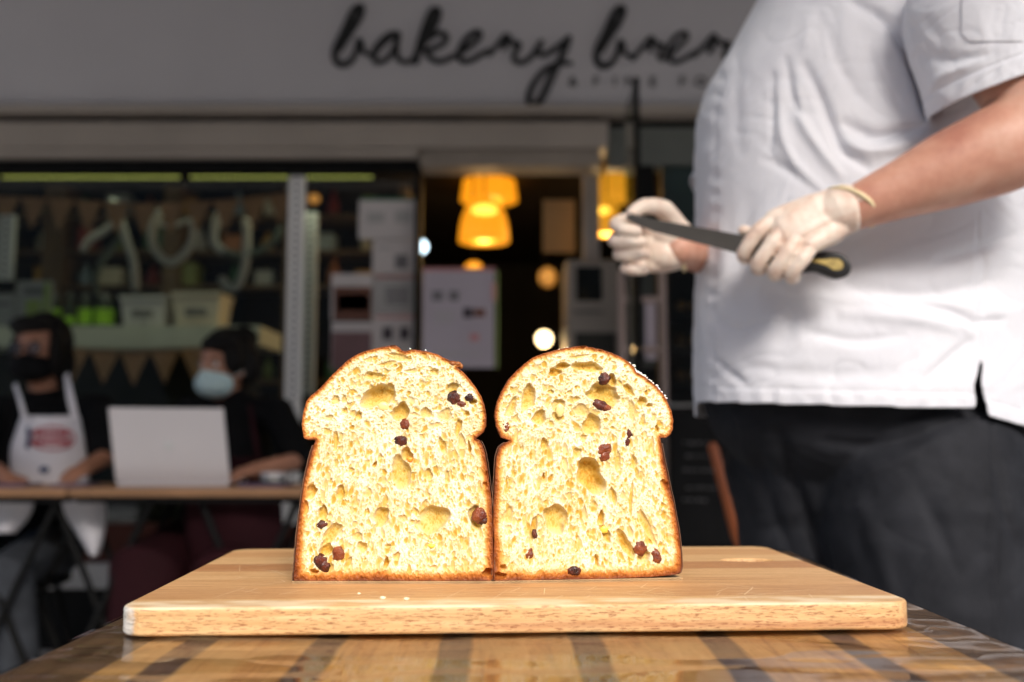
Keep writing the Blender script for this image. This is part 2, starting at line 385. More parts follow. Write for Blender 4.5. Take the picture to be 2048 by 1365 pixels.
curl('last hanging pale foil letter with a hooked tail', [([(440, 425), (430, 455), (428, 485), (445, 502)], 18, m_wl), ([(492, 445), (494, 480), (490, 530), (478, 565), (462, 578), (445, 560)], 18, m_wl), ([(445, 502), (490, 512), (540, 490), (560, 462)], 13, m_wg)])

# white counter inside the window with tubs and labels
m_cnt = var('cream_counter', (0.80, 0.80, 0.66), 0.5, 0.1)
Y = 4.8; a = P(-80, 652, Y); b = P(520, 690, Y)
t = thing('display_counter', 'long cream display counter running behind the window', 'counter', ((a.x + b.x) / 2, Y + .2, 0))
pr = [(a.x, a.z - .01)]; n = 24
top = []; 
for k in range(n + 1):
    x = a.x + (b.x - a.x) * k / n; top.append(x)
q = MB()
for k in range(n):
    sag = lambda x: -.018 * (1 - ((x - (a.x + b.x) / 2) / ((b.x - a.x) / 2)) ** 2)
    x0, x1 = top[k], top[k + 1]
    q.add([(x0, Y, b.z + sag(x0)), (x1, Y, b.z + sag(x1)), (x1, Y, a.z), (x0, Y, a.z), (x0, Y + .45, b.z), (x1, Y + .45, b.z), (x1, Y + .45, a.z), (x0, Y + .45, a.z)],
          [(0, 1, 2, 3), (3, 2, 6, 7), (4, 7, 6, 5), (0, 4, 5, 1)] + ([(0, 3, 7, 4)] if k == 0 else []) + ([(1, 5, 6, 2)] if k == n - 1 else []))
q.build('top', m_cnt, t)
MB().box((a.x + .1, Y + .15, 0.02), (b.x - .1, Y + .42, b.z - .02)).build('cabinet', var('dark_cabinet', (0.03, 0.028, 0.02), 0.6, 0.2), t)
CTZ = a.z
m_tub = var('white_plastic', (0.78, 0.74, 0.72), 0.45, 0.06)
def tub(px0, px1, py0, label, m=m_tub, lid=True, Yt=4.84, name='storage_tub', cat='box'):
    a = P(px0, py0, Yt); b = P(px1, py0, Yt); h = a.z - CTZ; cx = (a.x + b.x) / 2; w_ = b.x - a.x
    t = thing(name, label, cat, (cx, Yt + .1, CTZ)); q = MB()
    q.add([(cx - w_ * .44, Yt + .02, CTZ + .001), (cx + w_ * .44, Yt + .02, CTZ + .001), (cx + w_ * .44, Yt + .2, CTZ + .001), (cx - w_ * .44, Yt + .2, CTZ + .001),
           (cx - w_ * .5, Yt, a.z - .02), (cx + w_ * .5, Yt, a.z - .02), (cx + w_ * .5, Yt + .22, a.z - .02), (cx - w_ * .5, Yt + .22, a.z - .02)],
          [(3, 2, 1, 0), (4, 5, 6, 7), (0, 1, 5, 4), (1, 2, 6, 5), (2, 3, 7, 6), (3, 0, 4, 7)])
    q.build('body', m, t, bevel=.006)
    MB().box((cx - w_ * .53, Yt - .008, a.z - .019), (cx + w_ * .53, Yt + .228, a.z)).build('lid', m, t, bevel=.005)
    MB().box((cx - w_ * .22, Yt - .004, CTZ + h * .3), (cx + w_ * .22, Yt + .012, CTZ + h * .55)).build('tag', var('tag_grey', (0.25, 0.23, 0.22), 0.6, 0.2), t)
    return t
tub(240, 330, 592, 'white lidded tub left of the taller cream box on the counter')
tub(345, 440, 585, 'taller cream box with a grey label on the counter', var('cream_card', (0.82, 0.72, 0.58), 0.6, 0.05))
m_lime = var('lime_label', (0.42, 0.78, 0.03), 0.5, 0.2, 10); m_jar = var('dark_jar', (0.05, 0.06, 0.035), 0.3, 0.2)
for k, (px, wd, lab) in enumerate(((130, 26, 'leftmost lime labelled jar on the counter'), (160, 22, 'dark jar with a thin lime band, second from the left'), (190, 26, 'lime labelled jar in the middle of the counter row'), (226, 38, 'widest lime labelled jar beside the white tub'))):
    c = P(px, 0, 4.85); r = wd * S(4.85) / 2; t = thing('jar', lab, 'jar', (c.x, 4.85 + r, CTZ), 'lime labelled jars on the counter')
    MB().lathe((c.x, 4.85 + r, CTZ + .001), [(r * .95, 0), (r, .01), (r, .10), (r * .7, .13), (r * .7, .14)], 20).build('glass_body', m_jar, t, smooth=True)
    MB().lathe((c.x, 4.85 + r, CTZ + .001), [(r + .001, .012), (r + .002, .02), (r + .002, (.045 if k == 1 else .085)), (r + .001, .09 if k != 1 else .05)], 20).build('label', m_lime, t, smooth=True)
    MB().lathe((c.x, 4.85 + r, CTZ + .1415), [(r * .75, 0), (r * .75, .02), (r * .6, .024)], 20).build('lid', m_alu, t, smooth=True)
# wall rack in the back of the shop with bottles and boxes
Yr = 5.6; t = thing('wall_rack', 'dim wooden wall rack of goods deep inside the window', 'rack', (P(330, 0, Yr).x, Yr, .02))
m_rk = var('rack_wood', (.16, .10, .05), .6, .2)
for py in (430, 500, 570, 760, 840):
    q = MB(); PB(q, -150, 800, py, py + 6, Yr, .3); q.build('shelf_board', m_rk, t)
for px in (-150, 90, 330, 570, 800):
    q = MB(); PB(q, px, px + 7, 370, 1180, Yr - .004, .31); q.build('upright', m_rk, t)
rk = random.Random(4); gcol = [('olive green', (.20, .24, .06)), ('rust brown', (.38, .14, .05)), ('cream', (.62, .56, .42)), ('dark green', (.05, .14, .07)), ('amber', (.55, .28, .05)), ('dull red', (.30, .05, .04)), ('grey', (.4, .4, .38)), ('pale blue', (.3, .38, .42))]
gm = [var('goods_' + n.replace(' ', '_'), c, .4, .2) for n, c in gcol]
for si, (py, sn) in enumerate(((430, 'top'), (500, 'second'), (570, 'third'), (760, 'fourth'), (840, 'bottom'))):
    for k, px in enumerate((60, 160, 215, 290, 380, 455, 530, 655, 725)):
        gi = (k * 3 + si * 2) % 8; c = P(px + rk.uniform(-12, 12), py, Yr); zt_ = c.z + .0005; bay = 'first' if k < 1 else 'second' if k < 4 else 'third' if k < 7 else 'fourth'
        if (k + si) % 2:
            r = rk.uniform(.028, .04); h = rk.uniform(.12, .17); o = MB().lathe((c.x, Yr + .12, zt_), [(r, 0), (r, h * .6), (r * .45, h * .75), (r * .4, h), (r * .3, h + .004)], 16).build('bottle', gm[gi], None, smooth=True, at0=(c.x, Yr + .12, zt_)); cat = 'bottle'
        else:
            w_ = rk.uniform(.035, .07); h = rk.uniform(.09, .15); o = MB().box((c.x - w_, Yr + .05, zt_), (c.x + w_, Yr + .2, zt_ + h)).build('goods_box', gm[gi], None, at0=(c.x, Yr + .12, zt_), bevel=.004); cat = 'box'
        tag(o, '%s %s, %s from left on the %s shelf of the wall rack' % (gcol[gi][0], cat, ('first', 'second', 'third', 'fourth', 'fifth', 'sixth', 'seventh', 'eighth', 'ninth')[k], sn), cat, 'goods on the wall rack')
# framed cards at the left
def board(name, label, cat, px0, px1, py0, py1, Y, m, marks=(), frame=None, group=None, fm=None):
    a = P(px0, py0, Y); b = P(px1, py1, Y); t = thing(name, label, cat, ((a.x + b.x) / 2, Y, b.z), group)
    MB().box((a.x, Y, b.z), (b.x, Y + .012, a.z)).build('sheet', m, t, bevel=.001)
    for x0, x1, y0, y1, mm, nm in marks:
        q = MB(); PB(q, x0, x1, y0, y1, Y - .003, .0025); q.build(nm, mm, t)
    if fm:
        q = MB(); e = .012
        q.box((a.x - e, Y - .004, a.z + .0005), (b.x + e, Y + .014, a.z + e)); q.box((a.x - e, Y - .004, b.z - e), (b.x + e, Y + .014, b.z - .0005))
        q.box((a.x - e, Y - .004, b.z), (a.x - .0005, Y + .014, a.z)); q.box((b.x + .0005, Y - .004, b.z), (b.x + e, Y + .014, a.z)); q.build('frame', fm, t)
    return t
m_pap = var('printed_paper', (0.66, 0.61, 0.60), 0.6, 0.05, 4); m_pap2 = var('grey_paper', (0.46, 0.45, 0.44), 0.6, 0.06, 4)
m_print = mat('grey_print', (0.2, 0.19, 0.2), 0.7); m_prk = mat('dark_print', (0.07, 0.055, 0.07), 0.7); m_pink = var('pink_paper', (0.62, 0.27, 0.27), 0.6, 0.1)
m_lav = var('lavender_paper', (0.50, 0.44, 0.50), 0.6, 0.05); m_grn = mat('green_print', (0.04, 0.16, 0.08), 0.6); m_maro = var('maroon_print', (0.10, 0.025, 0.04), 0.6, 0.3)
m_brn = var('brown_print', (0.18, 0.07, 0.045), 0.6, 0.3); m_yel = mat('pale_lime_print', (0.4, 0.5, 0.15), 0.6)
board('notice_card', 'small grey and lime notice card standing behind the woman in black mask', 'notice', 34, 102, 562, 640, 4.62, m_pap2, [(48, 88, 576, 590, m_print, 'text_block'), (52, 80, 600, 636, m_yel, 'text_block'), (88, 98, 566, 636, m_yel, 'text_block')])
board('notice_card', 'plain pale notice card at the left photo edge', 'notice', -20, 27, 588, 650, 4.60, m_pap2, [(-12, 20, 604, 612, m_print, 'text_block')], group=None)
board('notice_card', 'black topped card hanging at the left photo edge', 'notice', -20, 27, 562, 584, 4.66, m_gap)
# notices taped on the glass left of the door
Yn = 4.318
board('poster', 'pale notice with green top edge, topmost and widest on the window', 'poster', 718, 838, 400, 478, Yn, m_pap, [(722, 836, 396, 401, m_grn, 'top_edge'), (735, 768, 425, 446, m_pap2, 'text_block'), (790, 822, 422, 446, m_pap2, 'text_block')])
board('poster', 'narrow pale notice with a dark square, second from the top', 'poster', 745, 838, 480, 548, Yn, m_pap, [(790, 816, 510, 538, m_print, 'picture'), (756, 782, 494, 499, m_pap2, 'text_line')])
board('poster', 'narrow grey notice with printed lines, third from the top', 'poster', 745, 838, 550, 625, Yn, m_pap2, [(770, 818, 576 + 9 * k, 581 + 9 * k, m_print, 'text_line') for k in range(4)] + [(750, 834, 553, 557, m_pink, 'text_line')])
board('poster', 'narrow pale notice with two dark dots, lowest on the window', 'poster', 745, 838, 627, 735, Yn, m_pap, [(765, 785, 655, 680, m_prk, 'picture'), (800, 818, 655, 680, m_prk, 'picture'), (752, 834, 632, 637, m_pink, 'text_line')])
board('poster', 'maroon and brown photo poster with pale top border', 'poster', 663, 743, 548, 640, Yn, m_pap, [(668, 742, 574, 640, m_brn, 'picture'), (674, 738, 588, 622, m_maro, 'picture')])
board('poster', 'dull pink poster with pale top border below the maroon one', 'poster', 663, 743, 644, 740, Yn, m_pap, [(664, 742, 664, 740, var('dusty_pink', (0.2, 0.11, 0.115), 0.6, 0.2), 'picture')])

# menu stand in the doorway
t = thing('menu_stand', 'tall pale menu stand with pink top edge in the doorway', 'menu stand', (P(918, 740, 3.9).x, 3.9, 0))
Ym = 3.9; q = MB(); PB(q, 846, 988, 540, 736, Ym, .012); q.build('panel', m_lav, t, bevel=.002)
q = MB(); PB(q, 846, 990, 536, 542, Ym - .003, .018); PB(q, 984, 992, 566, 602, Ym - .003, .01); q.build('top_edge', m_pink, t)
for x0, x1, y0, y1, mm in ((864, 886, 582, 602, m_print), (898, 918, 582, 602, m_print), (926, 946, 616, 636, m_prk), (948, 970, 618, 634, m_brn), (940, 958, 668, 682, m_pink), (868, 912, 622, 626, m_pap2), (868, 912, 632, 636, m_pap2), (868, 905, 642, 646, m_pap2), (866, 960, 706, 710, m_pap2)):
    q = MB(); PB(q, x0, x1, y0, y1, Ym - .003, .0025); q.build('print_block', mm, t)
q = MB(); PB(q, 992.5, 996, 542, 736, Ym, .01); q.build('edge', m_yel, t)
q = MB(); c = P(918, 738, Ym); q.tube([(c.x, Ym + .02, c.z), (c.x, Ym + .02, .03)], .016, 12); q.build('pole', m_black, t, smooth=True)
MB().lathe((c.x, Ym + .02, 0.001), [(.17, 0), (.17, .012), (.03, .03)], 32).build('foot', m_black, t, smooth=True)
# lamps
def lampm(n, col, s): return emis(n, col, s, (0.6, 0.35, 0.08))
m_l1 = lampm('amber_shade', (1.0, 0.33, 0.008), 0.62); m_l2 = lampm('amber_glow', (1.0, 0.55, 0.06), 1.6); m_l3 = lampm('dim_amber', (1.0, 0.42, 0.02), 0.34)
def pendant(label, cx, y0, y1, wb, wt, Y, m, dome=True, bulb=None, cordtop=2.45):
    c = P(cx, y1, Y); zt = P(cx, y0, Y).z; h = zt - c.z; rb, rt = wb * S(Y) / 2, wt * S(Y) / 2
    t = thing('pendant_lamp', label, 'lamp', (c.x, Y, c.z), 'amber pendant lamps inside the door')
    if dome: pf = [(rb * math.cos(a * .5 * PI) ** .75 if a < 1 else .004, h * math.sin(a * .5 * PI)) for a in [k / 12 for k in range(13)]]
    else: pf = [(rb, 0), (rb * .99, h * .1), (rt, h * .96), (rt * .9, h), (.01, h)]
    MB().lathe((c.x, Y, c.z), pf, 40).build('lamp_shade', m, t, smooth=True)
    MB().tube([(c.x, Y, zt), (c.x, Y, max(cordtop, zt + .05))], .004, 8).build('cord', m_black, t)
    if bulb:
        bx, by, br = bulb; b = P(bx, by, Y - rb - .01); MB().ell((b.x, Y - rb * .55, P(bx, by, Y - rb * .55).z), (br * S(Y), rb * .5, br * .55 * S(Y)), 20, 12).build('bulb', m_l2, t, smooth=True)
    return t
pendant('wide flat topped amber lamp shade at the top of the doorway', 978, 338, 402, 116, 100, 6.0, m_l1, False)
pendant('bright dome shaped amber lamp hanging lowest in the doorway', 968, 396, 484, 102, 60, 5.0, m_l1, True, (968, 424, 26))
pendant('small amber lamp top just above the menu stand', 947, 524, 570, 52, 30, 5.4, m_l1, True, (947, 542, 14))
pendant('dim olive amber square shade behind the glass screen', 1238, 338, 400, 96, 90, 5.6, m_l3, False)
pendant('dim amber dome behind the far gloved hand', 1212, 392, 470, 62, 40, 5.2, m_l3, True, (1208, 424, 17))
m_warm = emis('warm_bulb', (1.0, 0.72, 0.36), 5, (.9, .8, .6)); m_cool = emis('cool_bulb', (0.62, 0.86, 1.0), 3.0, (.8, .9, 1)); m_or = emis('orange_bulb', (1, .33, .01), 1.6); m_dimo = emis('dim_orange_bulb', (1, .35, .03), .25); m_gb = emis('green_bulb', (.35, .8, .45), .5)
def bulbt(label, px, py, r, Y, m, sx=1.0):
    c = P(px, py, Y); R_ = r * S(Y); t = thing('bulb_lamp', label, 'lamp', c)
    MB().ell(c, (R_ * sx, R_, R_), 20, 14).build('bulb', m, t, smooth=True)
    MB().lathe(c + Vector((0, 0, R_ * .9)), [(R_ * .4, 0), (R_ * .4, R_ * .5), (R_ * .15, R_ * .7)], 12).build('socket', m_black, t, smooth=True)
    MB().tube([c + Vector((0, 0, R_ * 1.5)), (c.x, c.y, max(2.45, c.z + R_ * 2))], .003, 6).build('cord', m_black, t)
bulbt('glowing warm round bulb low in the dark doorway', 1088, 678, 15, 5.6, m_warm)
bulbt('cool white bulb at the edge of the notices', 841, 494, 14, 4.6, m_cool)
bulbt('small orange ceiling lamp above the LED strips', 566, 329, 8, 4.9, m_or, 2.2)
bulbt('dim brownish orange lamp in the back of the shop', 1095, 555, 20, 6.6, m_dimo, .9)
bulbt('faint greenish bulb high behind the glass screen', 1253, 338, 11, 4.5, m_gb)
bulbt('dim amber bulb behind the thinner shelf upright', 628, 398, 10, 5.4, m_dimo, 1.2)

# the lit lamps' own light
def plight(name, px, py, Y, e, col=(1, .62, .25), r=.05):
    d = bpy.data.lights.new(name, 'POINT'); d.energy = e; d.color = col; d.shadow_soft_size = r; o = bpy.data.objects.new(name, d); COL.objects.link(o); o.location = P(px, py, Y)
plight('lamp_light', 968, 500, 5.0, 2); plight('lamp_light', 978, 415, 6.0, 3); plight('lamp_light', 1212, 486, 5.2, 4); plight('lamp_light', 1088, 700, 5.6, 2)
for a_, b_ in ((5, 360), (380, 745)):
    d = bpy.data.lights.new('strip_light', 'AREA'); d.shape = 'RECTANGLE'; d.size = .8; d.size_y = .02; d.energy = .5; d.color = (.95, 1, .72); o = bpy.data.objects.new('strip_light', d); COL.objects.link(o); o.location = P((a_ + b_) / 2, 362, 4.62); o.rotation_euler = (math.radians(25), 0, 0)
# equipment right inside the door
m_eq = var('grey_appliance', (0.42, 0.38, 0.34), 0.4, 0.1, 3); m_taup = var('tan_paper', (0.62, 0.42, 0.22), 0.7, 0.1)
Y = 4.6; a = P(1132, 520, Y); b = P(1238, 760, Y)
t = thing('tall_oven', 'grey tall oven with a dark square window inside the doorway', 'oven', ((a.x + b.x) / 2, Y + .2, 0))
MB().box((a.x, Y, 0.02), (b.x, Y + .4, a.z)).build('body', m_eq, t, bevel=.01)
q = MB(); PB(q, 1152, 1204, 534, 602, Y - .006, .005); q.build('window', var('black_glass', (0.01, .012, .01), .1, .1), t)
q = MB(); PB(q, 1150, 1232, 666, 730, Y - .006, .005); q.build('door', var('oven_door', (0.05, .05, .045), .3, .1), t)
q = MB(); PB(q, 1150, 1206, 622, 626, Y - .02, .012); q.build('handle', m_alu, t)
board('notice_card', 'brown paper sheet hanging in the dark doorway', 'notice', 1086, 1150, 400, 505, 4.9, m_taup)
t = thing('shop_post', 'slim grey post standing behind the glass screen', 'post', (P(1182, 0, 4.7).x, 4.7, 0))
a = P(1166, 345, 4.7); b = P(1200, 520, 4.7); MB().box((a.x, 4.7, .02), (b.x, 4.76, a.z)).build('shaft', var('grey_post', (.62, .58, .56), .5, .1), t, bevel=.004)
MB().box((a.x - .02, 4.68, a.z + .0005), (b.x + .02, 4.78, a.z + .02)).build('cap', m_black, t)
t = thing('easel', 'pinkish wooden rack with two uprights below the far gloved hand', 'rack', (P(1285, 0, 3.7).x, 3.7, 0))
m_pw = var('pale_pink_wood', (.36, .27, .24), .6, .12)
for x0, x1 in ((1236, 1254), (1318, 1340)):
    p0 = P(x0, 545, 3.7); p1 = P(x1, 1100, 3.7); MB().tube([(p0.x + .01, 3.7, p0.z), ((p0.x * .7 + p1.x * .3) + .01, 3.7, p0.z * .5), (p1.x, 3.7, 0.015)], .014, 8).build('upright', m_pw, t, smooth=True)
for py in (600, 700): 
    p0 = P(1240, py, 3.71); p1 = P(1330, py, 3.71); MB().box((p0.x, 3.69, p0.z - .01), (p1.x, 3.715, p0.z + .01)).build('rung', m_pw, t)
q = MB(); PB(q, 1262, 1312, 540, 735, 3.72, .008); q.build('panel', var('dark_green_panel', (.03, .035, .03), .4, .2), t)
q = MB(); PB(q, 1290, 1314, 600, 720, 3.713, .003); q.build('sheet', m_lav, t)
# goods on shelves right of the easel
m_shf = var('brown_shelf', (.06, .035, .02), .6, .2)
t = thing('goods_shelf', 'dim brown shelf of baked goods behind the side window', 'shelf', (P(1500, 0, 4.5).x, 4.5, .02))
for py in (620, 690, 760):
    q = MB(); PB(q, 1340, 1940, py, py + 8, 4.42, .3); q.build('shelf_board', m_shf, t)
for x0 in (1336, 1941): q = MB(); PB(q, x0, x0 + 7, 520, 1250, 4.42, .3); q.build('side_panel', m_shf, t)
k = 0
for py in (620, 690, 760):
    for px in (1362, 1392):
        r = 13 * S(4.45); c = P(px, py, 4.45 + r); tt = MB().ell((c.x, 4.45 + r, P(px, py, 4.42).z + r * .8), (r, r * 1.2, r * .8), 14, 8)
        o = tt.build('bread_roll', var('roll_brown', (.25, .13, .05), .6, .3, 20), None, smooth=True); k += 1
        tag(o, ('left' if px == 1362 else 'right') + ' brown roll of the pair on the ' + {620: 'top', 690: 'middle', 760: 'bottom'}[py] + ' goods shelf', 'bread roll', 'rolls on the goods shelf')
# blackboard right behind the bread, orange chair leg beside it
Yb = 3.6; t = thing('blackboard', 'dark standing blackboard with faint chalk lines left of the black trousers', 'blackboard', (P(1410, 0, Yb).x, Yb, 0))
a = P(1345, 822, Yb); b = P(1475, 1090, Yb)
MB().box((a.x, Yb, b.z), (b.x, Yb + .02, a.z)).build('panel', var('slate', (.008, .008, .009), .6, .3, 6), t)
q = MB(); fm = .014; q.box((a.x - fm, Yb - .006, a.z + .0005), (b.x + fm, Yb + .022, a.z + fm)); q.box((a.x - fm, Yb - .006, 0.0), (a.x - .0005, Yb + .022, a.z)); q.box((b.x + .0005, Yb - .006, 0.0), (b.x + fm, Yb + .022, a.z)); q.build('frame', m_black, t)
q = MB()
for py, x0, x1 in ((885, 1366, 1430), (912, 1372, 1445), (940, 1366, 1420), (975, 1372, 1436), (1000, 1366, 1410)):
    x = x0
    while x < x1: wv = random.uniform(5, 12); PB(q, x, x + wv, py + random.uniform(-2, 0), py + random.uniform(1.5, 4), Yb - .0015, .001); x += wv + random.uniform(3, 7)
q.build('chalk_writing', mat('chalk', (.12, .12, .12), .9), t)
t = thing('cafe_chair', 'cafe chair with slanted orange back posts behind the chef', 'chair', (P(1600, 0, 2.8).x, 2.9, 0))
m_orw = var('orange_wood', (.30, .075, .018), .45, .15)
for px in (0, 270):
    MB().tube([P(1426 + px, 895, 2.78), P(1476 + px, 1072, 2.78), (P(1502 + px, 0, 2.78).x, 2.80, .45), (P(1515 + px, 0, 2.78).x, 2.74, .018)], [.014, .019, .018, .014], 10).build('back_post', m_orw, t, smooth=True)
    MB().tube([(P(1500 + px, 0, 2.78).x, 3.14, .44), (P(1515 + px, 0, 2.78).x, 3.18, .018)], [.018, .014], 10).build('leg', m_orw, t, smooth=True)
a = P(1492, 0, 2.78).x; b = P(1785, 0, 2.78).x
MB().box((a, 2.76, .451), (b, 3.18, .48)).build('seat', m_orw, t, bevel=.008)
for py in (930, 990): c = P(1440 + (py - 900) * .3, py, 2.78); MB().box((c.x + .02, 2.772, c.z - .016), (c.x + .355, 2.79, c.z + .016)).build('back_slat', m_orw, t, bevel=.004)
# ================================================================== near table, vinyl cover, board
TZ = 0.750
m = mat('table_top_wood', (.3, .15, .06), .42); v = coords(m)
sx = nd(m, 'ShaderNodeSeparateXYZ'); ln(m, v, sx.inputs[0])
wob = mth(m, 'MULTIPLY', mth(m, 'SUBTRACT', noise_t(m, coords(m, (1.2, 1, 1)), 6, 2), .5), .016)
xw = mth(m, 'ADD', sx.outputs[0], wob)
ph = mth(m, 'FRACT', mth(m, 'ADD', mth(m, 'DIVIDE', xw, .0935), .72))
band = ramp(m, ph, [(0.0, g(1)), (.21, g(1)), (.25, g(0)), (.97, g(0)), (1.0, g(1))])
gr = noise_t(m, coords(m, (26, 2.6, 26)), 3.2, 6, .6, 1.2)
tan = ramp(m, gr, [(.3, (.44, .19, .06)), (.5, (.68, .35, .115)), (.72, (.80, .48, .18))])
blotch = noise_t(m, coords(m, (9, 4, 4)), 2.2, 3)
tan = mixc(m, ramp(m, blotch, [(.45, g(0)), (.62, g(.55))]), tan, (.66, .42, .16))
dark = ramp(m, gr, [(.3, (.07, .038, .03)), (.7, (.16, .095, .07))])
inner = mth(m, 'MULTIPLY', mth(m, 'LESS_THAN', mth(m, 'ABSOLUTE', mth(m, 'ADD', sx.outputs[0], -0.005)), .262), band)
base = mixc(m, inner, tan, dark)
edge = mth(m, 'GREATER_THAN', mth(m, 'ABSOLUTE', mth(m, 'ADD', sx.outputs[0], -0.005)), .285)
base = mixc(m, edge, base, ramp(m, gr, [(.3, (.15, .085, .045)), (.7, (.25, .15, .08))]))
ln(m, base, BS(m).inputs['Base Color']); m_tt = m
tb = thing('wooden_table', 'brown striped wooden table in front carrying the cutting board', 'table', (0.018, 0.86, 0))
q = MB(); q.box((-.322, .34, TZ - .028), (.358, 1.30, TZ)); q.build('tabletop', m_tt, tb, bevel=.004)
m_leg = var('dark_iron', (.02, .02, .02), .5, .2)
for x in (-.29, .325):
    for y in (.38, 1.26): MB().box((x - .018, y - .018, 0.0), (x + .018, y + .018, TZ - .0285)).build('leg', m_leg, tb, bevel=.003)
MB().box((-.27, .37, TZ - .09), (.305, .385, TZ - .0285)).box((-.27, 1.255, TZ - .09), (.305, 1.27, TZ - .0285)).build('apron_rail', m_leg, tb)
# clear crumpled vinyl sheet
nx, ny = 240, 300; xs = np.linspace(-.3212, .3572, nx); ys = np.linspace(.341, 1.299, ny)
q = MB(); vs = []
for j in range(ny):
    for i in range(nx):
        x, y = xs[i], ys[j]
        amp = .0012 + .0046 * max(0, min(1, (x - .16) / .12)) + .0012 * max(0, min(1, (-.1 - x) / .1))
        n1 = noise.noise(Vector((x * 7, y * 26, 1.3))) ; n2 = noise.noise(Vector((x * 16 + n1, y * 48, 7.1))) * .45
        under = 1.0
        if -.3 < x < .31 and .75 < y < 1.13: under = .12
        zz_ = TZ + .0035 + under * amp * (n1 + n2)
        e = min(x - xs[0], xs[-1] - x, y - ys[0], ys[-1] - y)
        k_ = min(1, e / .018); zz_ = TZ + .0009 + (zz_ - TZ - .0009) * k_
        vs.append((x, y, max(zz_, TZ + .0008)))
q.add(vs, [(j * nx + i, j * nx + i + 1, (j + 1) * nx + i + 1, (j + 1) * nx + i) for j in range(ny - 1) for i in range(nx - 1)])
g3 = glassy('clear_vinyl', (.98, .98, .975), .04, 1.42, .72)
tag(q.build('vinyl_cover', g3, None, smooth=True, at0=(0.018, .86, TZ)), 'clear crumpled plastic sheet covering the striped wooden table', 'table cover')

# cutting board
BZ = 0.775
BROT = math.radians(2.7); BC = Vector((-.0005, .930, 0)); BW, BD, BT = .586, .374, .0205
def brot(x, y): c, s = math.cos(BROT), math.sin(BROT); return (BC.x + x * c - y * s, BC.y + x * s + y * c)
pts = []; R_ = .020
for cx, cy, a0 in ((1, 1, 0), (-1, 1, 90), (-1, -1, 180), (1, -1, 270)):
    for k in range(9):
        a = math.radians(a0 + 90 * k / 8); pts.append((cx * (BW / 2 - R_) + R_ * math.cos(a), cy * (BD / 2 - R_) + R_ * math.sin(a)))
m = mat('beech_wood', (.6, .36, .16), .5); v = coords(m)
sp = nd(m, 'ShaderNodeSeparateXYZ'); ln(m, v, sp.inputs[0])
yy = mth(m, 'ADD', mth(m, 'DIVIDE', mth(m, 'ADD', sp.outputs[1], .2), .052), mth(m, 'MULTIPLY', noise_t(m, coords(m, (1, .2, .2)), 5, 1), .12))
pk = mth(m, 'FLOOR', yy); wn = nd(m, 'ShaderNodeTexWhiteNoise', noise_dimensions='1D'); ln(m, pk, wn.inputs['W'])
gr = noise_t(m, coords(m, (2.2, 42, 30)), 5, 7, .62, 1.0)
col = ramp(m, gr, [(.25, (.43, .24, .10)), (.5, (.58, .36, .17)), (.75, (.68, .47, .255))])
tone = ramp(m, wn.outputs[0], [(.0, (.78, .60, .50)), (.35, (1.0, .95, .88)), (.7, (1.12, 1.10, 1.05)), (1, (.88, .72, .60))])
col = mixc(m, 1.0, col, tone, 'MULTIPLY')
# darker heart streak low on the front edge, wavy
hs = noise_t(m, coords(m, (1.2, 1, 60)), 3.4, 3, .5, .6)
fz = mth(m, 'ADD', sp.outputs[2], mth(m, 'MULTIPLY', noise_t(m, coords(m, (3, 0, 0)), 2.5, 2), .010))
streak = mth(m, 'MULTIPLY', ramp(m, fz, [(.0, g(1)), (.5, g(0))]), 1.0)
sband = mth(m, 'MULTIPLY', ramp(m, mth(m, 'MULTIPLY', mth(m, 'ABSOLUTE', mth(m, 'ADD', fz, -.0105)), 100), [(.08, g(1)), (.42, g(0))]), ramp(m, mth(m, 'ADD', sp.outputs[0], mth(m, 'MULTIPLY', hs, .12)), [(-.0 , g(0)), (.04, g(1))]))
sband = mth(m, 'MULTIPLY', sband, mth(m, 'LESS_THAN', sp.outputs[1], -.178))
col = mixc(m, mth(m, 'MULTIPLY', sband, .55), col, (.36, .13, .05))
fl = nd(m, 'ShaderNodeTexNoise'); ln(m, coords(m, (.55, 3.6, 6.0)), fl.inputs['Vector']); fl.inputs['Scale'].default_value = 280; fl.inputs['Detail'].default_value = 1
flk = ramp(m, fl.outputs['Fac'], [(.59, g(0)), (.64, g(1))])
gn = nd(m, 'ShaderNodeNewGeometry'); sn = nd(m, 'ShaderNodeSeparateXYZ'); ln(m, gn.outputs['Normal'], sn.inputs[0])
side = ramp(m, mth(m, 'ABSOLUTE', sn.outputs[2]), [(.5, g(1)), (.9, g(.28))])
col = mixc(m, mth(m, 'MULTIPLY', flk, mth(m, 'MULTIPLY', side, .85)), col, (.24, .075, .02))
# worn bleached corner on the left
wc = nd(m, 'ShaderNodeMath', operation='ADD'); ln(m, sp.outputs[0], wc.inputs[0]); ln(m, mth(m, 'MULTIPLY', noise_t(m, v, 90, 3), .016), wc.inputs[1])
wd_ = mth(m, 'ADD', mth(m, 'MULTIPLY', sp.outputs[1], .35), wc.outputs[0])
wm = mth(m, 'MULTIPLY', ramp(m, mth(m, 'MULTIPLY', mth(m, 'ADD', wd_, .3415), 100), [(.1, g(1)), (.5, g(0))]), ramp(m, mth(m, 'ABSOLUTE', sn.outputs[2]), [(.6, g(1)), (1, g(.35))]))
pale = ramp(m, noise_t(m, coords(m, (1, 1, 6)), 45, 5, .7), [(.35, (.24, .20, .16)), (.5, (.66, .62, .56)), (.7, (.80, .78, .73))])
col = mixc(m, wm, col, pale)
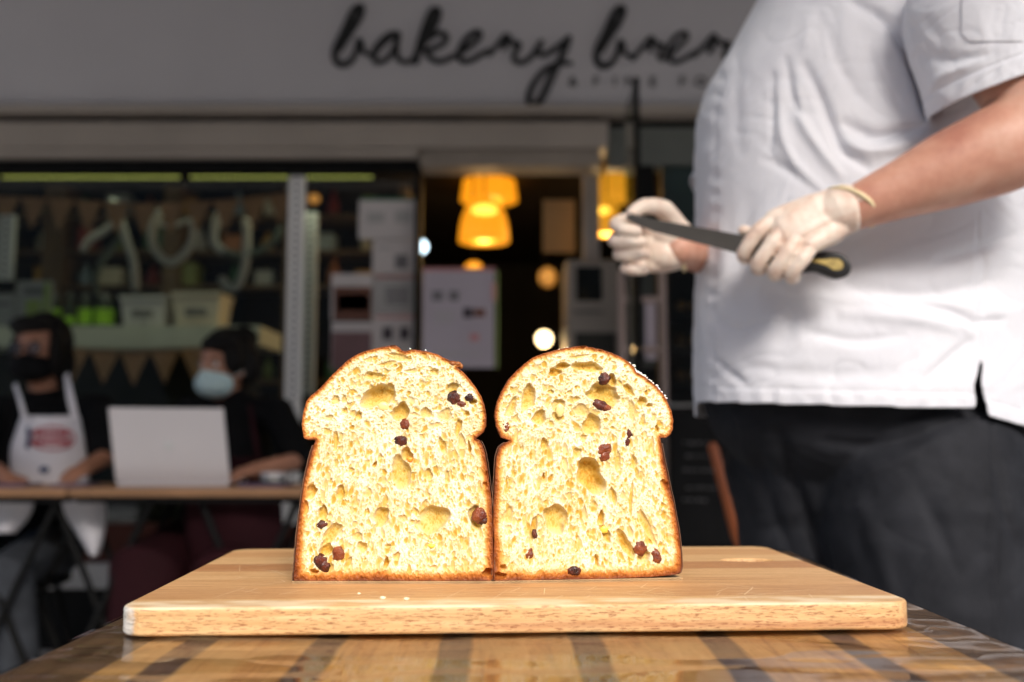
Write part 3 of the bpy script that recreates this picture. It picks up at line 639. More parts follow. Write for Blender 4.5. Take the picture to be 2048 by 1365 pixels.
# cream worn upper front arris
ar = mth(m, 'MULTIPLY', ramp(m, noise_t(m, coords(m, (1, 3, 3)), 22, 4), [(.42, g(0)), (.6, g(.75))]), mth(m, 'MULTIPLY', mth(m, 'GREATER_THAN', sp.outputs[2], .0192), mth(m, 'LESS_THAN', sp.outputs[1], -.158)))
col = mixc(m, ar, col, (.82, .68, .47))
ln(m, col, BS(m).inputs['Base Color']); bump(m, mth(m, 'SUBTRACT', gr, mth(m, 'MULTIPLY', flk, .6)), .25, .0006); m_beech = m
m_scr = mat('pale_scratch', (.84, .66, .42), .7); m_seam = mat('dark_seam', (.16, .07, .03), .8)
q = MB(); n = len(pts)
q.add([(x, y, 0) for x, y in pts] + [(x, y, BT) for x, y in pts], [tuple(range(n - 1, -1, -1)), tuple(range(n, 2 * n))] + [(i, (i + 1) % n, (i + 1) % n + n, i + n) for i in range(n)])
board_o = q.build('cutting_board', [m_beech, m_scr, m_seam])
cut = MB()
hx, hy = brot(0, 0); H_ = P(1507, 1141, 1); 
# slot: a rounded oval through the board near its right rear
cutp = []
for k in range(28):
    a = 2 * PI * k / 28; cutp.append((.238 + .025 * math.cos(a), .066 + .012 * math.sin(a)))
cut.add([(x, y, -.01) for x, y in cutp] + [(x, y, .04) for x, y in cutp], [tuple(range(27, -1, -1)), tuple(range(28, 56))] + [(i, (i + 1) % 28, (i + 1) % 28 + 28, i + 28) for i in range(28)])
co = cut.build('slot_cutter', m_beech)
b = board_o.modifiers.new('b', 'BOOLEAN'); b.operation = 'DIFFERENCE'; b.object = co; b.solver = 'EXACT'
b = board_o.modifiers.new('v', 'BEVEL'); b.width = .0028; b.segments = 4; b.limit_method = 'ANGLE'; b.angle_limit = math.radians(50)
bake_mods(board_o); bpy.data.objects.remove(co)
while len(board_o.data.materials) < 3: board_o.data.materials.append((m_beech, m_scr, m_seam)[len(board_o.data.materials)])
for p in board_o.data.polygons: p.use_smooth = False
# knife scratches and the plank joint belong to the board's own mesh
bm = bmesh.new(); bm.from_mesh(board_o.data); rr = random.Random(11)
def hair(x0, y0, x1, y1, w_, mi, z0=BT + .00012):
    d = Vector((x1 - x0, y1 - y0, 0)); nrm = Vector((-d.y, d.x, 0)).normalized() * w_ / 2; vs = []
    for p, s in (((x0, y0), 1), ((x0 * .5 + x1 * .5, y0 * .5 + y1 * .5), 1.0), ((x1, y1), .3)):
        c = Vector((p[0], p[1], z0)); vs += [bm.verts.new(c + nrm * s), bm.verts.new(c - nrm * s)]
    for i in (0, 2):
        f = bm.faces.new((vs[i], vs[i + 1], vs[i + 3], vs[i + 2])); f.material_index = mi
for k in range(90):
    left = k % 3 == 0; x = rr.uniform(-.25, -.18) if left else rr.uniform(-.12, .24); y = rr.uniform(-.14, .1) if left else rr.uniform(-.165, -.10)
    a = rr.choice([rr.uniform(.9, 2.1), rr.uniform(2.2, 2.9), rr.uniform(.1, .5)]); L = rr.uniform(.015, .055)
    hair(x, y, max(-.27, min(.27, x + L * math.cos(a))), max(-.176, y + L * math.sin(a) * rr.choice((-1, 1))), rr.uniform(.0003, .00065), 1)
bm.to_mesh(board_o.data); bm.free()
board_o.location = (BC.x, BC.y, BZ - BT); board_o.rotation_euler = (0, 0, BROT)
tag(board_o, 'pale beech cutting board with a pale worn corner and an oval slot', 'cutting board')

# ================================================================== panettone halves
LO = [(45,1300),(44,1270),(50,1200),(60,1060),(74,950),(86,860),(100,765),(114,700),(134,620),(148,580),(158,556),(150,552),(120,553),(97,545),(92,520),(86,470),(90,430),(98,390),(112,345),(135,318),(165,295),(200,262),(248,208),(300,158),(330,132),(370,105),(430,82),(500,65),(550,55),(590,62),(612,80),(635,88),(660,76),(700,80),(740,86),(790,98),(835,120),(870,136),(895,138),(932,168),(905,172),(940,200),(975,240),(1005,280),(1030,322),(1048,370),(1058,430),(1056,480),(1042,512),(1015,535),(1002,545),(1020,552),(1038,580),(1050,620),(1062,690),(1072,770),(1084,860),(1089,950),(1092,1050),(1093,1150),(1094,1240),(1090,1284),(1075,1300)]
RO = [(46,1303),(44,1260),(44,1180),(48,1090),(44,1000),(44,900),(50,800),(54,720),(60,640),(74,590),(108,566),(132,556),(112,550),(84,540),(72,515),(58,480),(50,430),(54,390),(66,345),(86,300),(120,238),(160,195),(200,158),(252,118),(310,94),(370,78),(430,64),(500,53),(560,58),(620,70),(680,88),(730,110),(775,138),(800,160),(815,190),(850,208),(890,236),(930,270),(965,312),(990,360),(1008,400),(1017,450),(1014,495),(1000,525),(975,542),(945,542),(950,570),(958,620),(970,680),(985,740),(1000,815),(1018,890),(1032,970),(1046,1040),(1054,1110),(1060,1180),(1063,1235),(1056,1265),(1030,1278),(900,1288),(700,1298),(500,1302),(250,1304)]
HL = [(485,325,82,58,-25,1.0),(545,300,30,45,0,.9),(608,405,42,46,0,1),(460,215,46,22,0,.7),(600,118,62,18,8,.6),(540,150,60,10,-12,.5),(785,195,22,20,0,.7),(880,282,30,30,0,.8),(910,485,17,40,8,.9),(265,340,22,20,0,.6),(310,340,15,18,0,.6),(315,400,15,15,0,.7),(385,425,20,20,0,.7),(335,370,14,14,0,.5),(230,435,22,15,0,.5),(265,555,14,46,0,.8),(740,410,28,28,0,.55),(840,420,34,34,0,.4),(825,580,18,42,-12,.9),(640,630,30,38,-10,1),(470,682,10,18,20,1.2),(610,725,50,80,-12,.7),(580,735,20,42,0,.9),(290,830,24,36,0,.9),(138,825,26,38,20,1.1),(110,910,13,32,0,1.1),(198,935,22,40,0,1),(505,955,38,48,30,.75),(780,965,72,70,30,.8),(745,1010,62,30,25,.7),(755,735,18,32,0,.7),(850,750,14,30,0,.7),(345,710,12,15,0,.7),(240,1050,30,75,42,.85),(215,1130,32,36,20,1.1),(405,1115,25,28,0,.8),(380,1060,30,20,0,.6),(530,1200,13,30,18,1.3),(1000,960,35,60,0,.9),(1064,1248,26,20,0,1.6),(150,1245,22,14,0,1.6),(725,905,12,44,18,.7),(968,590,8,34,-6,1.4),(985,350,20,18,0,1.1),(955,415,15,14,0,.9),(540,1110,15,11,0,.7),(585,1165,20,20,0,.6),(665,190,34,13,0,.5),(618,965,20,20,0,.5),(668,985,14,14,0,.5),(1048,790,11,20,0,1.1),(1058,735,8,20,0,1),(330,1200,14,36,20,.7),(435,930,9,16,0,.9),(230,1000,14,22,0,.5),(1020,800,10,30,0,.6),(268,675,10,26,0,.6),(500,640,10,14,0,.7),(870,730,8,24,0,.5),(240,770,10,14,0,.6)]
HR = [(230,330,36,66,22,.9),(140,382,22,52,18,.7),(288,435,38,36,0,.85),(412,160,42,16,-5,1.3),(372,193,34,22,5,1.3),(548,165,74,28,6,1),(682,235,22,34,0,1.2),(632,305,92,46,8,1),(650,345,62,30,-15,.9),(770,282,18,36,-32,.9),(570,470,48,52,-20,.85),(515,395,44,30,0,.5),(315,575,22,28,0,.9),(390,370,36,32,0,.6),(385,430,28,26,0,.7),(492,620,25,24,0,.7),(565,745,68,92,-30,1.2),(712,670,17,52,0,.6),(800,670,17,34,0,.7),(690,855,13,48,-8,.9),(785,870,10,90,3,.8),(375,970,58,76,-28,.8),(622,970,18,36,0,1.2),(645,1050,20,52,-32,1),(125,950,22,46,0,.6),(257,1020,16,66,8,.9),(755,1110,28,78,-28,1),(870,1015,22,100,-24,.7),(850,1170,36,40,0,.7),(845,345,24,24,0,1),(885,367,15,13,0,1),(927,492,12,20,0,1.2),(350,298,16,13,0,.7),(450,300,12,12,0,.6),(487,335,18,15,0,.6),(790,395,20,60,-10,.5),(850,450,14,30,0,.6),(597,1195,10,32,-8,1.3),(965,795,20,30,0,.8),(195,600,11,18,0,.6),(165,530,10,40,0,.6),(162,440,15,22,0,.6),(525,540,20,15,0,.6),(98,1222,18,14,0,1.6),(78,1268,30,20,0,1.2),(312,745,7,18,-8,1.3),(820,740,10,26,0,.5),(910,430,12,18,0,.6),(725,250,10,20,-20,.6),(500,110,60,8,-8,.5),(115,780,6,34,0,.9),(900,590,14,46,0,.5),(840,745,14,26,0,.5),(450,850,18,20,0,.4),(868,300,8,16,0,1),(150,720,10,30,0,.6)]
RL = [(390,146,30,15,-15,.2),(885,328,34,32,25,1),(925,362,24,14,15,1),(966,328,22,20,20,.9),(628,470,24,29,0,1),(607,556,34,28,10,.8),(192,998,25,20,-20,1),(278,1147,31,36,0,1),(180,1190,34,32,-30,1),(205,1215,26,30,-30,1),(1022,950,36,40,20,1),(1040,975,24,22,0,.9)]
RR_ = [(638,226,32,31,0,1),(620,368,44,24,22,1),(645,380,26,20,10,.9),(112,480,19,28,0,.5),(776,520,17,30,-10,.6),(762,565,18,28,15,.6),(642,600,38,30,-20,1),(640,640,26,26,0,1),(835,1132,32,38,0,1),(925,1178,24,42,-18,1),(238,1150,22,28,15,.5),(475,1247,34,26,5,1),(264,1050,13,24,-10,.9)]
DB = .847; ZS = 2.625
Bz0 = BZ + .0022
def zc(x, y, ox): v = P(ox + x / ZS, 670 + y / ZS, DB); return v.x, v.z
def resample(poly, step):
    out = []
    for (x0, y0), (x1, y1) in zip(poly, poly[1:] + poly[:1]):
        n = max(1, int(math.hypot(x1 - x0, y1 - y0) / step))
        for k in range(n): out.append((x0 + (x1 - x0) * k / n, y0 + (y1 - y0) * k / n))
    return out
# crumb: pale yellow, yellow-glazed cells deepened with transmitted light put into the colour; brown towards the baked rim ("rim" is the distance from it)
m = mat('crumb', (.9, .75, .4), .55); BS(m).inputs['Specular IOR Level'].default_value = .25
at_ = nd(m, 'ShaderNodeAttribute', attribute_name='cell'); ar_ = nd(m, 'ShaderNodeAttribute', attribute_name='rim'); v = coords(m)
n1 = noise_t(m, coords(m, (1, 1, .6)), 60, 5); n2 = noise_t(m, v, 420, 4, .6)
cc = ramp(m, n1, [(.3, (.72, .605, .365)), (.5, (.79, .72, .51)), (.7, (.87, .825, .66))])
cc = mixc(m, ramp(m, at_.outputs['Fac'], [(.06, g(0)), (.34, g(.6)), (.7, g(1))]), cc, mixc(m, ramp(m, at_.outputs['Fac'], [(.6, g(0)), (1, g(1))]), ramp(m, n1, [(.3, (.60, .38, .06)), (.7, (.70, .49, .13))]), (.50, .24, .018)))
rimn = mth(m, 'ADD', ar_.outputs['Fac'], mth(m, 'MULTIPLY', mth(m, 'SUBTRACT', n2, .5), .0021))
rimn = mth(m, 'ADD', rimn, mth(m, 'MULTIPLY', mth(m, 'SUBTRACT', n1, .5), .0060))
rimf = mth(m, 'MULTIPLY', rimn, 100)
rc = ramp(m, rimf, [(.00, (.15, .035, .008)), (.12, (.27, .07, .012)), (.28, (.46, .155, .025)), (.50, (.72, .36, .08)), (.80, (.88, .68, .30))])
cc = mixc(m, ramp(m, rimf, [(.36, g(0)), (.85, g(1))]), rc, cc)
ln(m, cc, BS(m).inputs['Base Color']); bump(m, n2, .3, .0004)
BS(m).inputs['Subsurface Weight'].default_value = .2; BS(m).inputs['Subsurface Radius'].default_value = (1, .72, .28); BS(m).inputs['Subsurface Scale'].default_value = .0028
m_crumb = m
m = mat('baked_crust', (.4, .15, .04), .42); v = coords(m)
c1 = ramp(m, noise_t(m, v, 38, 6, .6), [(.28, (.17, .045, .01)), (.48, (.38, .13, .03)), (.62, (.56, .24, .06)), (.8, (.70, .38, .12))])
sz = nd(m, 'ShaderNodeTexVoronoi'); ln(m, v, sz.inputs['Vector']); sz.inputs['Scale'].default_value = 380
c1 = mixc(m, ramp(m, sz.outputs['Distance'], [(.0, g(.5)), (.25, g(0))]), c1, (.12, .035, .01)); ln(m, c1, BS(m).inputs['Base Color'])
bump(m, mth(m, 'ADD', noise_t(m, v, 130, 5, .65), mth(m, 'MULTIPLY', noise_t(m, v, 30, 3), 1.5)), .6, .0015); m_crust = m
m_case = var('brown_baking_paper', (.16, .075, .04), .6, .3, 30); m_card = var('corrugated_card', (.55, .36, .18), .7, .2, 60)
m = mat('raisin_skin', (.05, .012, .01), .18); v = coords(m)
ln(m, ramp(m, noise_t(m, v, 160, 3), [(.35, (.028, .007, .006)), (.7, (.15, .030, .014))]), BS(m).inputs['Base Color']); bump(m, noise_t(m, coords(m, (1, 1, .35)), 420, 3, .6, 1.5), .9, .0016); m_rais = m
m = mat('light_raisin_skin', (.2, .04, .015), .16); v = coords(m)
ln(m, ramp(m, noise_t(m, v, 130, 3), [(.35, (.12, .02, .008)), (.7, (.36, .09, .025))]), BS(m).inputs['Base Color']); bump(m, noise_t(m, v, 300, 3, .6, 1.5), .9, .0014); m_rais2 = m
m_orange = var('candied_orange', (.85, .30, .03), .3, .2, 60); m_sug = mat('pearl_sugar', (.88, .87, .84), .35, Subsurface_Weight=.3, Subsurface_Scale=.001)

def panettone(lab, out_px, holes, rais, ox, yaw, seed, sug_px, hinge):
    rg = np.random.RandomState(seed); rr = random.Random(seed)
    base = [zc(x, y, ox) for x, y in out_px]; zmin = min(p[1] for p in base)
    base = [(x, max(zz_, Bz0)) if zz_ < Bz0 + .003 else (x, zz_) for x, zz_ in base]
    raw = resample(base, .0012)
    ol = []
    for i, (x, zz_) in enumerate(raw):
        k = .00035 if zz_ > Bz0 + .002 else 0
        ol.append((x + k * noise.noise(Vector((x * 600, zz_ * 600, seed))), zz_ + k * 1.2 * noise.noise(Vector((x * 500, zz_ * 500, seed + 9)))))
    o2 = np.array(ol); cx = (o2[:, 0].min() + o2[:, 0].max()) / 2
    pivot = Vector((hinge, DB, 0)); MR = Matrix.Rotation(yaw, 3, 'Z')
    def W(v): return pivot + MR @ (Vector(v) - pivot)
    t = thing('panettone_half', lab, 'bread', W((cx, DB + .04, BZ)), None)
    # ---- cut face as a height field
    st = .00042; X = np.arange(o2[:, 0].min() - st, o2[:, 0].max() + 2 * st, st); Z = np.arange(o2[:, 1].min() - st, o2[:, 1].max() + 2 * st, st)
    nx, nz = len(X), len(Z); GX, GZ = np.meshgrid(X, Z)
    dist = np.full(GX.shape, 1e9); near = np.zeros(GX.shape + (2,)); inside = np.zeros(GX.shape, bool)
    A = o2; B = np.roll(o2, -1, 0)
    for (ax, az), (bx, bz) in zip(A, B):
        dx, dz = bx - ax, bz - az; L2 = dx * dx + dz * dz + 1e-18
        tt = np.clip(((GX - ax) * dx + (GZ - az) * dz) / L2, 0, 1); qx = ax + tt * dx; qz = az + tt * dz
        d = np.hypot(GX - qx, GZ - qz); k = d < dist; dist[k] = d[k]; near[k, 0] = qx[k]; near[k, 1] = qz[k]
        cr = ((az > GZ) != (bz > GZ)); xi = ax + (GZ - az) * dx / (dz if abs(dz) > 1e-15 else 1e-15); inside ^= cr & (GX < xi)
    D = np.zeros(GX.shape); CE = np.zeros(GX.shape)
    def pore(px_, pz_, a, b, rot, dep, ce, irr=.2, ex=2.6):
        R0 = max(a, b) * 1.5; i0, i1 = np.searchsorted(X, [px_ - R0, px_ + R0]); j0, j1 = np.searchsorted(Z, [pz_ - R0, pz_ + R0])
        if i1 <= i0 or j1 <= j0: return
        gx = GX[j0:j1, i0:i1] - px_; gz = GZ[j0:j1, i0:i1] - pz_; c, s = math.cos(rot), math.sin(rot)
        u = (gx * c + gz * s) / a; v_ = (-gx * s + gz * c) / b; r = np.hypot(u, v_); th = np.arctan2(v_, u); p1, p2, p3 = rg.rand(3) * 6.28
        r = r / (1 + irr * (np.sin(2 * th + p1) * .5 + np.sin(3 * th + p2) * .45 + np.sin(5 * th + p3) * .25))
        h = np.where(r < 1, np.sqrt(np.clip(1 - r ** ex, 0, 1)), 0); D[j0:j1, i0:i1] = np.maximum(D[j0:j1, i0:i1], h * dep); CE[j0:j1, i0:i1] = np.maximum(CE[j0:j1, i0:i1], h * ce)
    sc = DB / F_PX / ZS; zt = o2[:, 1].max(); zb = o2[:, 1].min()
    def field(n, r0, r1, dep, ce):
        for _ in range(n):
            px_ = rg.uniform(X[0], X[-1]); pz_ = rg.uniform(Z[0], Z[-1]); hgt = (pz_ - zb) / (zt - zb)
            r = r0 + (r1 - r0) * rg.rand() ** 2.2; el = 1.1 + rg.rand() * 1.3
            if hgt < .62: rot = (px_ - cx) * -2.0 + rg.randn() * .22
            else: rot = PI / 2 - math.atan2(px_ - cx, pz_ - (zb + .6 * (zt - zb))) * .9 + rg.randn() * .35
            if hgt > .62: rot = rg.randn() * .5 + (PI / 2 if abs(px_ - cx) < .05 else .3)
            if hgt > .62: el = .85 + rg.rand() * .9; rot = rg.randn() * .9
            pore(px_, pz_, r, r * el, -rot, dep * (r / r1) ** .7 * (.6 + .6 * rg.rand()), ce * (.4 + .6 * rg.rand()), .2)
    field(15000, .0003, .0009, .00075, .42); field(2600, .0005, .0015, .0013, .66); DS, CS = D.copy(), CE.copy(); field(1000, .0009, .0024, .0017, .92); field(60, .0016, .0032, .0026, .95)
    D0 = D.copy(); D[:] = 0; CE0 = CE.copy(); CE[:] = 0
    for hx, hy, a, b, rot, dp in holes:
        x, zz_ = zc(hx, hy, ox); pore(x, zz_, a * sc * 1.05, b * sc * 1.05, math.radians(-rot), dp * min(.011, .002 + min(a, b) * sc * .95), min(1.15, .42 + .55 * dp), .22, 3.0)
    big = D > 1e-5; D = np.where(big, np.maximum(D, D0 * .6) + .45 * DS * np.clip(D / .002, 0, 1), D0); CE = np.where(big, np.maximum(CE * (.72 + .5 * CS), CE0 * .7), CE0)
    # small pits on the walls of the large holes, fluffy torn relief between the cells
    U = rg.rand(nz // 5 + 3, nx // 3 + 3); ju = np.arange(nz) / 5; iu = np.arange(nx) / 3; j0 = ju.astype(int); i0 = iu.astype(int); fj = (ju - j0)[:, None]; fi = (iu - i0)[None, :]
    NZ = (U[j0][:, i0] * (1 - fj) * (1 - fi) + U[j0 + 1][:, i0] * fj * (1 - fi) + U[j0][:, i0 + 1] * (1 - fj) * fi + U[j0 + 1][:, i0 + 1] * fj * fi)
    D2 = D + .0005 * NZ + .00012 * rg.rand(nz, nx)
    e = np.clip(dist / .0016, 0, 1); D2 = D2 * (e * e * (3 - 2 * e)) + .0011 * (1 - np.sqrt(np.clip(1 - (1 - e) ** 2, 0, 1)))
    D2 = np.minimum(D2, np.clip(dist * 1.5 + .0009, 0, .02))
    cxs = (GX[:-1, :-1] + GX[1:, 1:]) / 2
    cnt = inside[:-1, :-1].astype(int) + inside[1:, :-1] + inside[:-1, 1:] + inside[1:, 1:]; keep = cnt >= 2
    used = np.zeros(GX.shape, bool)
    for dj in (0, 1):
        for di in (0, 1): used[dj:nz - 1 + dj, di:nx - 1 + di] |= keep
    full = np.zeros(GX.shape, int); 
    for dj in (0, 1):
        for di in (0, 1): full[dj:nz - 1 + dj, di:nx - 1 + di] += keep
    bnd = used & (full < 4); VX = GX.copy(); VZ = GZ.copy(); VX[bnd] = near[bnd, 0]; VZ[bnd] = near[bnd, 1]
    D2[bnd] = .0011
    idx = -np.ones(GX.shape, int); idx[used] = np.arange(used.sum())
    co = np.stack([VX[used], DB + D2[used], VZ[used]], 1)
    jj, ii = np.nonzero(keep); fc = np.stack([idx[jj, ii], idx[jj, ii + 1], idx[jj + 1, ii + 1], idx[jj + 1, ii]], 1)
    o_ = np.array(off(t)); cw = (co - np.array(pivot)) @ np.array(MR).T + np.array(pivot) - o_
    me = bpy.data.meshes.new('crumb'); me.vertices.add(len(cw)); me.vertices.foreach_set('co', cw.ravel()); me.loops.add(fc.size); me.loops.foreach_set('vertex_index', fc.ravel())
    me.polygons.add(len(fc)); me.polygons.foreach_set('loop_start', np.arange(0, fc.size, 4)); me.polygons.foreach_set('loop_total', np.full(len(fc), 4)); me.update(); me.validate()
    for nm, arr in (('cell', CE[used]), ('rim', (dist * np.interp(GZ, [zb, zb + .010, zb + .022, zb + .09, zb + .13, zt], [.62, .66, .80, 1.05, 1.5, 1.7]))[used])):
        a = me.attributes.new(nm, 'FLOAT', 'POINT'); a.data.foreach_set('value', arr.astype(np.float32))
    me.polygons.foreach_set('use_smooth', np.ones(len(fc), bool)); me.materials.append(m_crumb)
    ob = bpy.data.objects.new('crumb', me); COL.objects.link(ob); ob.parent = t
    # ---- body of revolution behind the cut
    top = int(np.argmax(o2[:, 1])); N = len(ol); bl = max(range(N), key=lambda i: (-(o2[i, 1]) * 3 - o2[i, 0])); br = max(range(N), key=lambda i: (-(o2[i, 1]) * 3 + o2[i, 0]))
    def path(i, j, stp):
        out = [i]
        while out[-1] != j: out.append((out[-1] + stp) % N)
        return [ol[k] for k in out]
    Lp = path(bl, top, 1); Rp = path(br, top, -1)
    def rs(pth, n):
        L = [0]
        for a, b in zip(pth, pth[1:]): L.append(L[-1] + math.hypot(b[0] - a[0], b[1] - a[1]))
        return [(float(np.interp(L[-1] * k / n, L, [p[0] for p in pth])), float(np.interp(L[-1] * k / n, L, [p[1] for p in pth]))) for k in range(n + 1)]
    # find the notch (innermost point between 35% and 65% of the way) on both sides
    def split(pth, sgn):
        c = [i for i in range(len(pth)) if .50 < (pth[i][1] - zb) / (zt - zb) < .66]; k = max(c, key=lambda i: sgn * pth[i][0]); return pth[:k + 1], pth[k:]
    L1, L2 = split(Lp, 1); R1, R2 = split(Rp, -1)
    def sweep(a, b, n, grow=0.0, nphi=56, cover=1.0):
        A_ = rs(a, n); B_ = rs(b, n); q = MB(); vs = []
        for k in range(n + 1):
            rl = cx - A_[k][0]; r2 = B_[k][0] - cx
            for i in range(nphi + 1):
                th = PI * i / nphi; s = (1 - math.cos(th)) / 2; R = (rl * (1 - s) + r2 * s) + grow; zz_ = A_[k][1] * (1 - s) + B_[k][1] * s
                bl_ = .0014 * math.sin(th) * noise.noise(Vector((math.cos(th) * R * 60, math.sin(th) * R * 60, zz_ * 60)))
                vs.append(W((cx - (R + bl_) * math.cos(th), DB + .0011 + (R + bl_) * math.sin(th) * .92, zz_)))
        m_ = nphi + 1; q.add(vs, [(k * m_ + i, k * m_ + i + 1, (k + 1) * m_ + i + 1, (k + 1) * m_ + i) for k in range(n) for i in range(nphi)]); return q
    q = sweep(L1, R1, 50); q2 = sweep(L2, R2, 80); q.add(q2.v, q2.f); q.build('crust', m_crust, t, smooth=True)
    # paper case: thin, a little proud, ragged upper edge that stops just under the lip
    L1c = L1[:int(len(L1) * .97)]; R1c = R1[:int(len(R1) * .97)]
    pc = sweep(L1c, R1c, 40, .0011)
    pc.build('paper_case', m_case, t, smooth=True, solid=.0005)
    q = MB(); xl, xr_ = min(p[0] for p in L1[:3]), max(p[0] for p in R1[:3]); n = 150
    def disc(grow, z0, z1, wav):
        vs = []; xs_ = [xl - grow + (xr_ - xl + 2 * grow) * k / n for k in range(n + 1)]
        fr = [W((x, DB - .0006, 0)) for x in xs_]; r = (xr_ - xl) / 2 + grow; xm = (xl + xr_) / 2
        bk = [W((x, DB + .92 * math.sqrt(max(0, r * r - (x - xm) ** 2)) + .0002, 0)) for x in xs_]
        for k in range(n + 1):
            zw = wav * math.sin(xs_[k] * 2 * PI / .0045); vs += [(fr[k].x, fr[k].y, z0 + zw), (fr[k].x, fr[k].y, z1 + zw), (bk[k].x, bk[k].y, z1), (bk[k].x, bk[k].y, z0)]
        fs = []
        for k in range(n):
            for i in range(4): fs.append((k * 4 + i, k * 4 + (i + 1) % 4, (k + 1) * 4 + (i + 1) % 4, (k + 1) * 4 + i))
        return q.add(vs, fs)
    disc(.0012, BZ + .0002, BZ + .0006, 0); disc(.0006, BZ + .0010, BZ + .0014, .0004); disc(.0016, BZ + .0018, BZ + .0022, 0)
    q.build('cardboard_base', m_card, t)
    # ---- raisins and candied orange in the crumb
    for hx, hy, a, b, rot, pr in rais:
        x, zz_ = zc(hx, hy, ox); a_, b_ = a * sc * 1.14, b * sc * 1.14; r3 = min(a_, b_); q = MB(); M_ = Matrix.Rotation(math.radians(rot), 3, 'Y')
        q.ell((0, 0, 0), (1, 1, 1), 26, 18); sd_ = rr.uniform(0, 99); vs = []
        for v_ in q.v:
            v0 = Vector(v_); f = 1 + .22 * noise.noise(v0 * 1.6 + Vector((sd_, 0, 0))) - .13 * abs(noise.noise(v0 * 4 + Vector((0, sd_, 0))))
            p = M_ @ Vector((v0.x * a_ * f, v0.y * r3 * .9 * f, v0.z * b_ * f)); vs.append(W((x + p.x, DB + .0016 * (1 - pr) * 1.4 + r3 * .25 + p.y * .75 + r3 * .12, zz_ + p.z)))
        q.v = [tuple(v_) for v_ in vs]; q.build('raisin', m_rais2 if rr.random() < .35 or (hx, hy) in ((278, 1147), (925, 1178), (642, 600)) else m_rais, t, smooth=True)
    return t, W, ol, cx, sweep, L2, R2
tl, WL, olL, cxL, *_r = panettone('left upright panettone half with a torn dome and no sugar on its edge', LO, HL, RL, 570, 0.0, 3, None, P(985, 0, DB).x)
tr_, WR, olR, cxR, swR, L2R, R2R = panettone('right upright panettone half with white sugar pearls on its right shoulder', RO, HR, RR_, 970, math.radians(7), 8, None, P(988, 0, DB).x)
# candied orange bits
def candy(t, W, x, y, ox, a, b, dy=0.0, m=m_orange):
    xx, zz_ = zc(x, y, ox); q = MB().ell((0, 0, 0), (a * DB / F_PX / ZS, .0018, b * DB / F_PX / ZS), 16, 10)
    q.v = [tuple(W((xx + v[0] * (1 + .2 * math.sin(v[2] * 2000)), DB + dy + v[1], zz_ + v[2]))) for v in q.v]; q.build('candied_peel', m, t, smooth=True)
candy(tl, WL, 655, 655, 570, 18, 14, .002); candy(tr_, WR, 520, 70, 970, 30, 15, .004, var('red_orange_peel', (.75, .14, .02), .35, .2, 60)); candy(tr_, WR, 640, 1030, 970, 22, 20, .002, var('yellow_peel', (.9, .6, .08), .35, .2, 60)); candy(tl, WL, 770, 1110, 570, 20, 13, .001, var('yellow_green_peel', (.8, .72, .08), .35, .2, 60))
candy(tr_, WR, 398, 395, 970, 22, 36, .0005, var('pale_candied_peel', (.9, .72, .28), .35, .15, 60)); candy(tl, WL, 515, 375, 570, 30, 24, .001, bpy.data.materials['pale_candied_peel'])
# torn crust flap on the left half
q = MB(); 
for k, (x, y, w_) in enumerate(((880, 150, 22), (905, 152, 20), (925, 165, 10))):
    xx, zz_ = zc(x, y, 570); q.ell(WL((xx, DB + .003, zz_)), (w_ * DB / F_PX / ZS, .004, .0022), 12, 8)
q.build('crust_flap', m_crust, tl, smooth=True)
# pearl sugar on the right shoulder of the right half, a few grains elsewhere
rr = random.Random(5); src = None
def pearl(pos, r, parent):
    global src
    if src is None:
        q = MB().ell((0, 0, 0), (1, 1, 1), 8, 6); q.v = [tuple(Vector(v) * (1 + .2 * noise.noise(Vector(v) * 2))) for v in q.v]; src = q.build('sugar_pearl', m_sug, None, smooth=True); o = src
    else: o = src.copy(); COL.objects.link(o)
    o.parent = parent; o.location = Vector(pos) - off(parent) if parent else pos; o.scale = (r * rr.uniform(.8, 1.3), r, r * rr.uniform(.7, 1)); o.rotation_euler = (rr.random(), rr.random(), rr.random()); return o
seg = [p for p in olR if p[0] > cxR + .030 and p[1] > zc(0, 400, 970)[1]]
for k in range(92):
    # points of the dome a little behind the cut, right side
    x, zz_ = rr.choice([p for p in seg if zc(775, 0, 970)[0] < p[0] < zc(1000, 0, 970)[0] and p[1] > zc(0, 345, 970)[1]]); R = x - cxR; th = rr.uniform(.0, .22) if k % 3 else rr.uniform(.0, .42)
    pearl(WR((cxR + (R + .0006) * math.cos(th), DB + .002 + R * math.sin(th) * .92, zz_ + .0005)), rr.uniform(.0009, .0016), tr_)
for hx, hy in ((402, 82), (430, 74), (446, 71)):
    x, zz_ = zc(hx, hy, 970); pearl(WR((x, DB + .006, zz_ + .0015)), .0011, tr_)
for hx, hy in ((522, 76), (262, 206), (655, 74), (737, 82)):
    x, zz_ = zc(hx, hy, 570); pearl(WL((x, DB + .002, zz_ + .0002)), .0010, tl)
# crumbs and grains lying on the board
m_cr = mat('fallen_crumb', (.85, .74, .5), .6)
for k, (px, py, r, lab) in enumerate(((718, 1189, .0011, 'smallest pale crumb in front of the left bread half'), (765, 1199, .0019, 'flat pale crumb left of the crumb pair on the board'), (813, 1201, .0018, 'rightmost pale crumb in front of the left bread half'))):
    v = P(px, py, 1); t_ = (BZ - CAM_H) / (v.z - CAM_H); c = Vector((v.x * t_, t_, BZ)); q = MB().ell((c.x, c.y, BZ + r * .55), (r * 1.2, r, r * .7), 10, 7)
    q.v = [tuple(Vector(a) + Vector((noise.noise(Vector(a) * 900), noise.noise(Vector(a) * 900 + Vector((9, 9, 9))), 0)) * r * .4) for a in q.v]
    tag(q.build('bread_crumb', m_cr, None, at0=tuple(c)), lab, 'crumb', 'crumbs on the cutting board')
